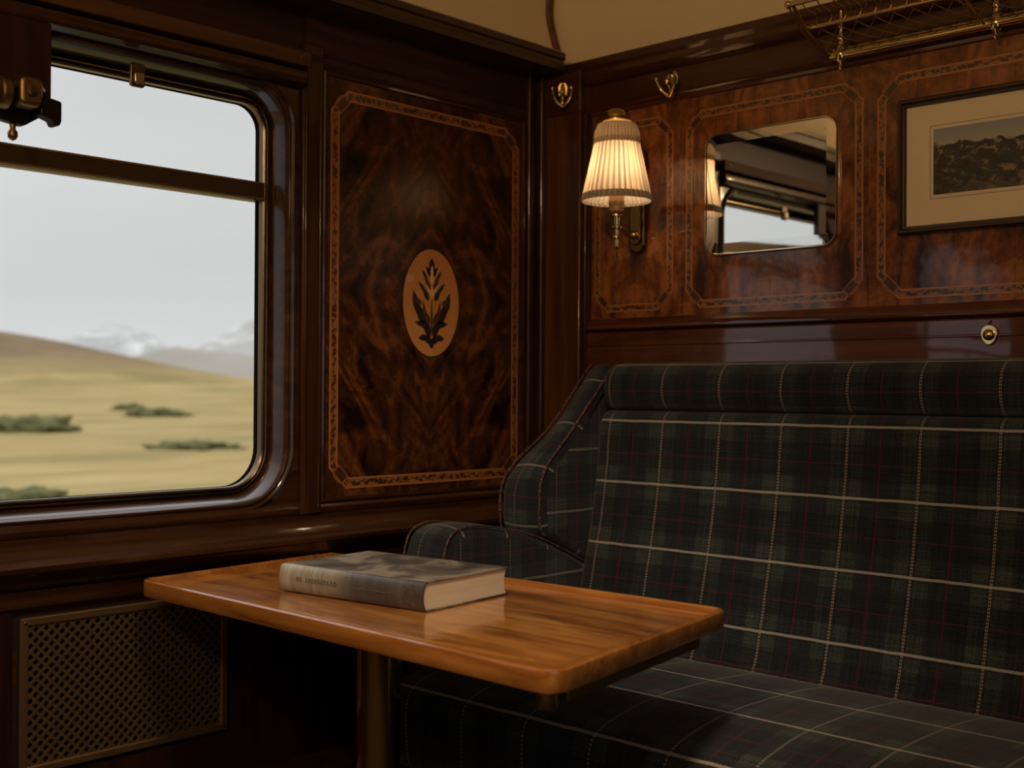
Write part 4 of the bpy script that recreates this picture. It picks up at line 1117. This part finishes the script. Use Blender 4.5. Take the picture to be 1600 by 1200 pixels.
mb = MB(); rows = [3, 6, 10, 15, 20, 25, 30, 36, 43, 51, 60, 70, 81, 93, 106, 120, 134, 148, 160, 170, 178, 186, 195, 210, 240, 300, 420, 700, 1100, 1600, 2400]
NB = 161
for r_ in rows:
    for j in range(NB):
        b = -88+176*j/(NB-1); d = bearing(b)*r_
        x, y = d.x-2.4, d.y; mb.v.append((x, y, ground_z(x, y)))
for i in range(len(rows)-1):
    for j in range(NB-1):
        mb.f.append((i*NB+j, i*NB+j+1, (i+1)*NB+j+1, (i+1)*NB+j)); mb.uv.append(None)
g = struct('ground', mb, ground_mat(), 'straw coloured moorland rising to a low hill outside', 'ground', smooth=180, world=None)
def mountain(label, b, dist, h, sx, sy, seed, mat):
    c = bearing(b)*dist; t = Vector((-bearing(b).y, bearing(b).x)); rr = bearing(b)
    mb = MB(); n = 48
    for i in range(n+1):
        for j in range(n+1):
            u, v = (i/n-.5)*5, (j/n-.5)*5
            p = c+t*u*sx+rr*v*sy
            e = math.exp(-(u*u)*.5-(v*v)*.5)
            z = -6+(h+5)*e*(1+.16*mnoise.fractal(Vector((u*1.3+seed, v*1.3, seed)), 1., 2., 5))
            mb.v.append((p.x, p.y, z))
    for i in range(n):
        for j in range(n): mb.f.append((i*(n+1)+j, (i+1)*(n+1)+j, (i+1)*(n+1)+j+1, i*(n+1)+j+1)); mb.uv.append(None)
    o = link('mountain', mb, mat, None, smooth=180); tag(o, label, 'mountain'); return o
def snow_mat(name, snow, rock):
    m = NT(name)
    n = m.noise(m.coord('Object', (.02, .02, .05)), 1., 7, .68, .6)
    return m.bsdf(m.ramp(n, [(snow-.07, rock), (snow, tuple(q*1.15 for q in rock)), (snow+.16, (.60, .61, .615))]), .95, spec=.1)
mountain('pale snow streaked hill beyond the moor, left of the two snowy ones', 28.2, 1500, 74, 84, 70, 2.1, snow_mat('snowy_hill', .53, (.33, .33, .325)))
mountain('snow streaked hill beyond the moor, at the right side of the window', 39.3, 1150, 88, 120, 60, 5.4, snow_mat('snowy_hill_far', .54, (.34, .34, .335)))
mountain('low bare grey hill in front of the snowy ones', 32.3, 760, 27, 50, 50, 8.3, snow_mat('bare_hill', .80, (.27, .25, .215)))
BM = None
def bush_mat():
    m = NT('dark_heath_scrub'); n = m.noise(m.coord('Object', (3, 3, 3)), 1., 5, .7)
    return m.bsdf(m.ramp(n, [(.3, (.065, .068, .028)), (.7, (.15, .142, .06))]), .95, spec=.1)
BM = bush_mat()
def bush(label, b, r_, w, h, dp, seed):
    c = bearing(b)*r_; c = Vector((c.x-.0, c.y)); mb = MB(); n, m_ = 40, 14
    t = Vector((-bearing(b).y, bearing(b).x)); rr = bearing(b); z0 = ground_z(c.x, c.y)
    for i in range(m_+1):
        a = PI/2*i/m_
        for j in range(n):
            q = 2*PI*j/n; rad = math.cos(a)
            u, v, z = rad*math.cos(q), rad*math.sin(q), math.sin(a)
            k_ = 1+.45*mnoise.fractal(Vector((u*3+seed, v*3, z*3)), 1., 2., 4)
            p = c+t*u*w*k_+rr*v*dp*k_
            mb.v.append((p.x, p.y, z0-.15+(h*z*k_)))
    for i in range(m_):
        for j in range(n): mb.f.append((i*n+j, i*n+(j+1) % n, (i+1)*n+(j+1) % n, (i+1)*n+j)); mb.uv.append(None)
    o = link('bush', mb, BM, None, smooth=180); return tag(o, label, 'bush', 'low scrub on the moor')
bush('low dark scrub nearest the train, at the lower left of the window', 24.2, 27, 1.25, .42, .8, 1)
bush('long dark scrub patch halfway up the moor at the left of the window', 24.3, 57, 2.6, .75, 1.6, 4)
bush('low scrub patch on the right of the moor, halfway up', 31.8, 44, 1.6, .38, 1.2, 9)
bush('faint distant scrub on the right of the moor', 30.3, 75, 1.9, .55, 1.5, 13)
bush('small distant scrub left of the farthest one on the moor', 29.0, 84, 1.3, .5, 1.3, 17)
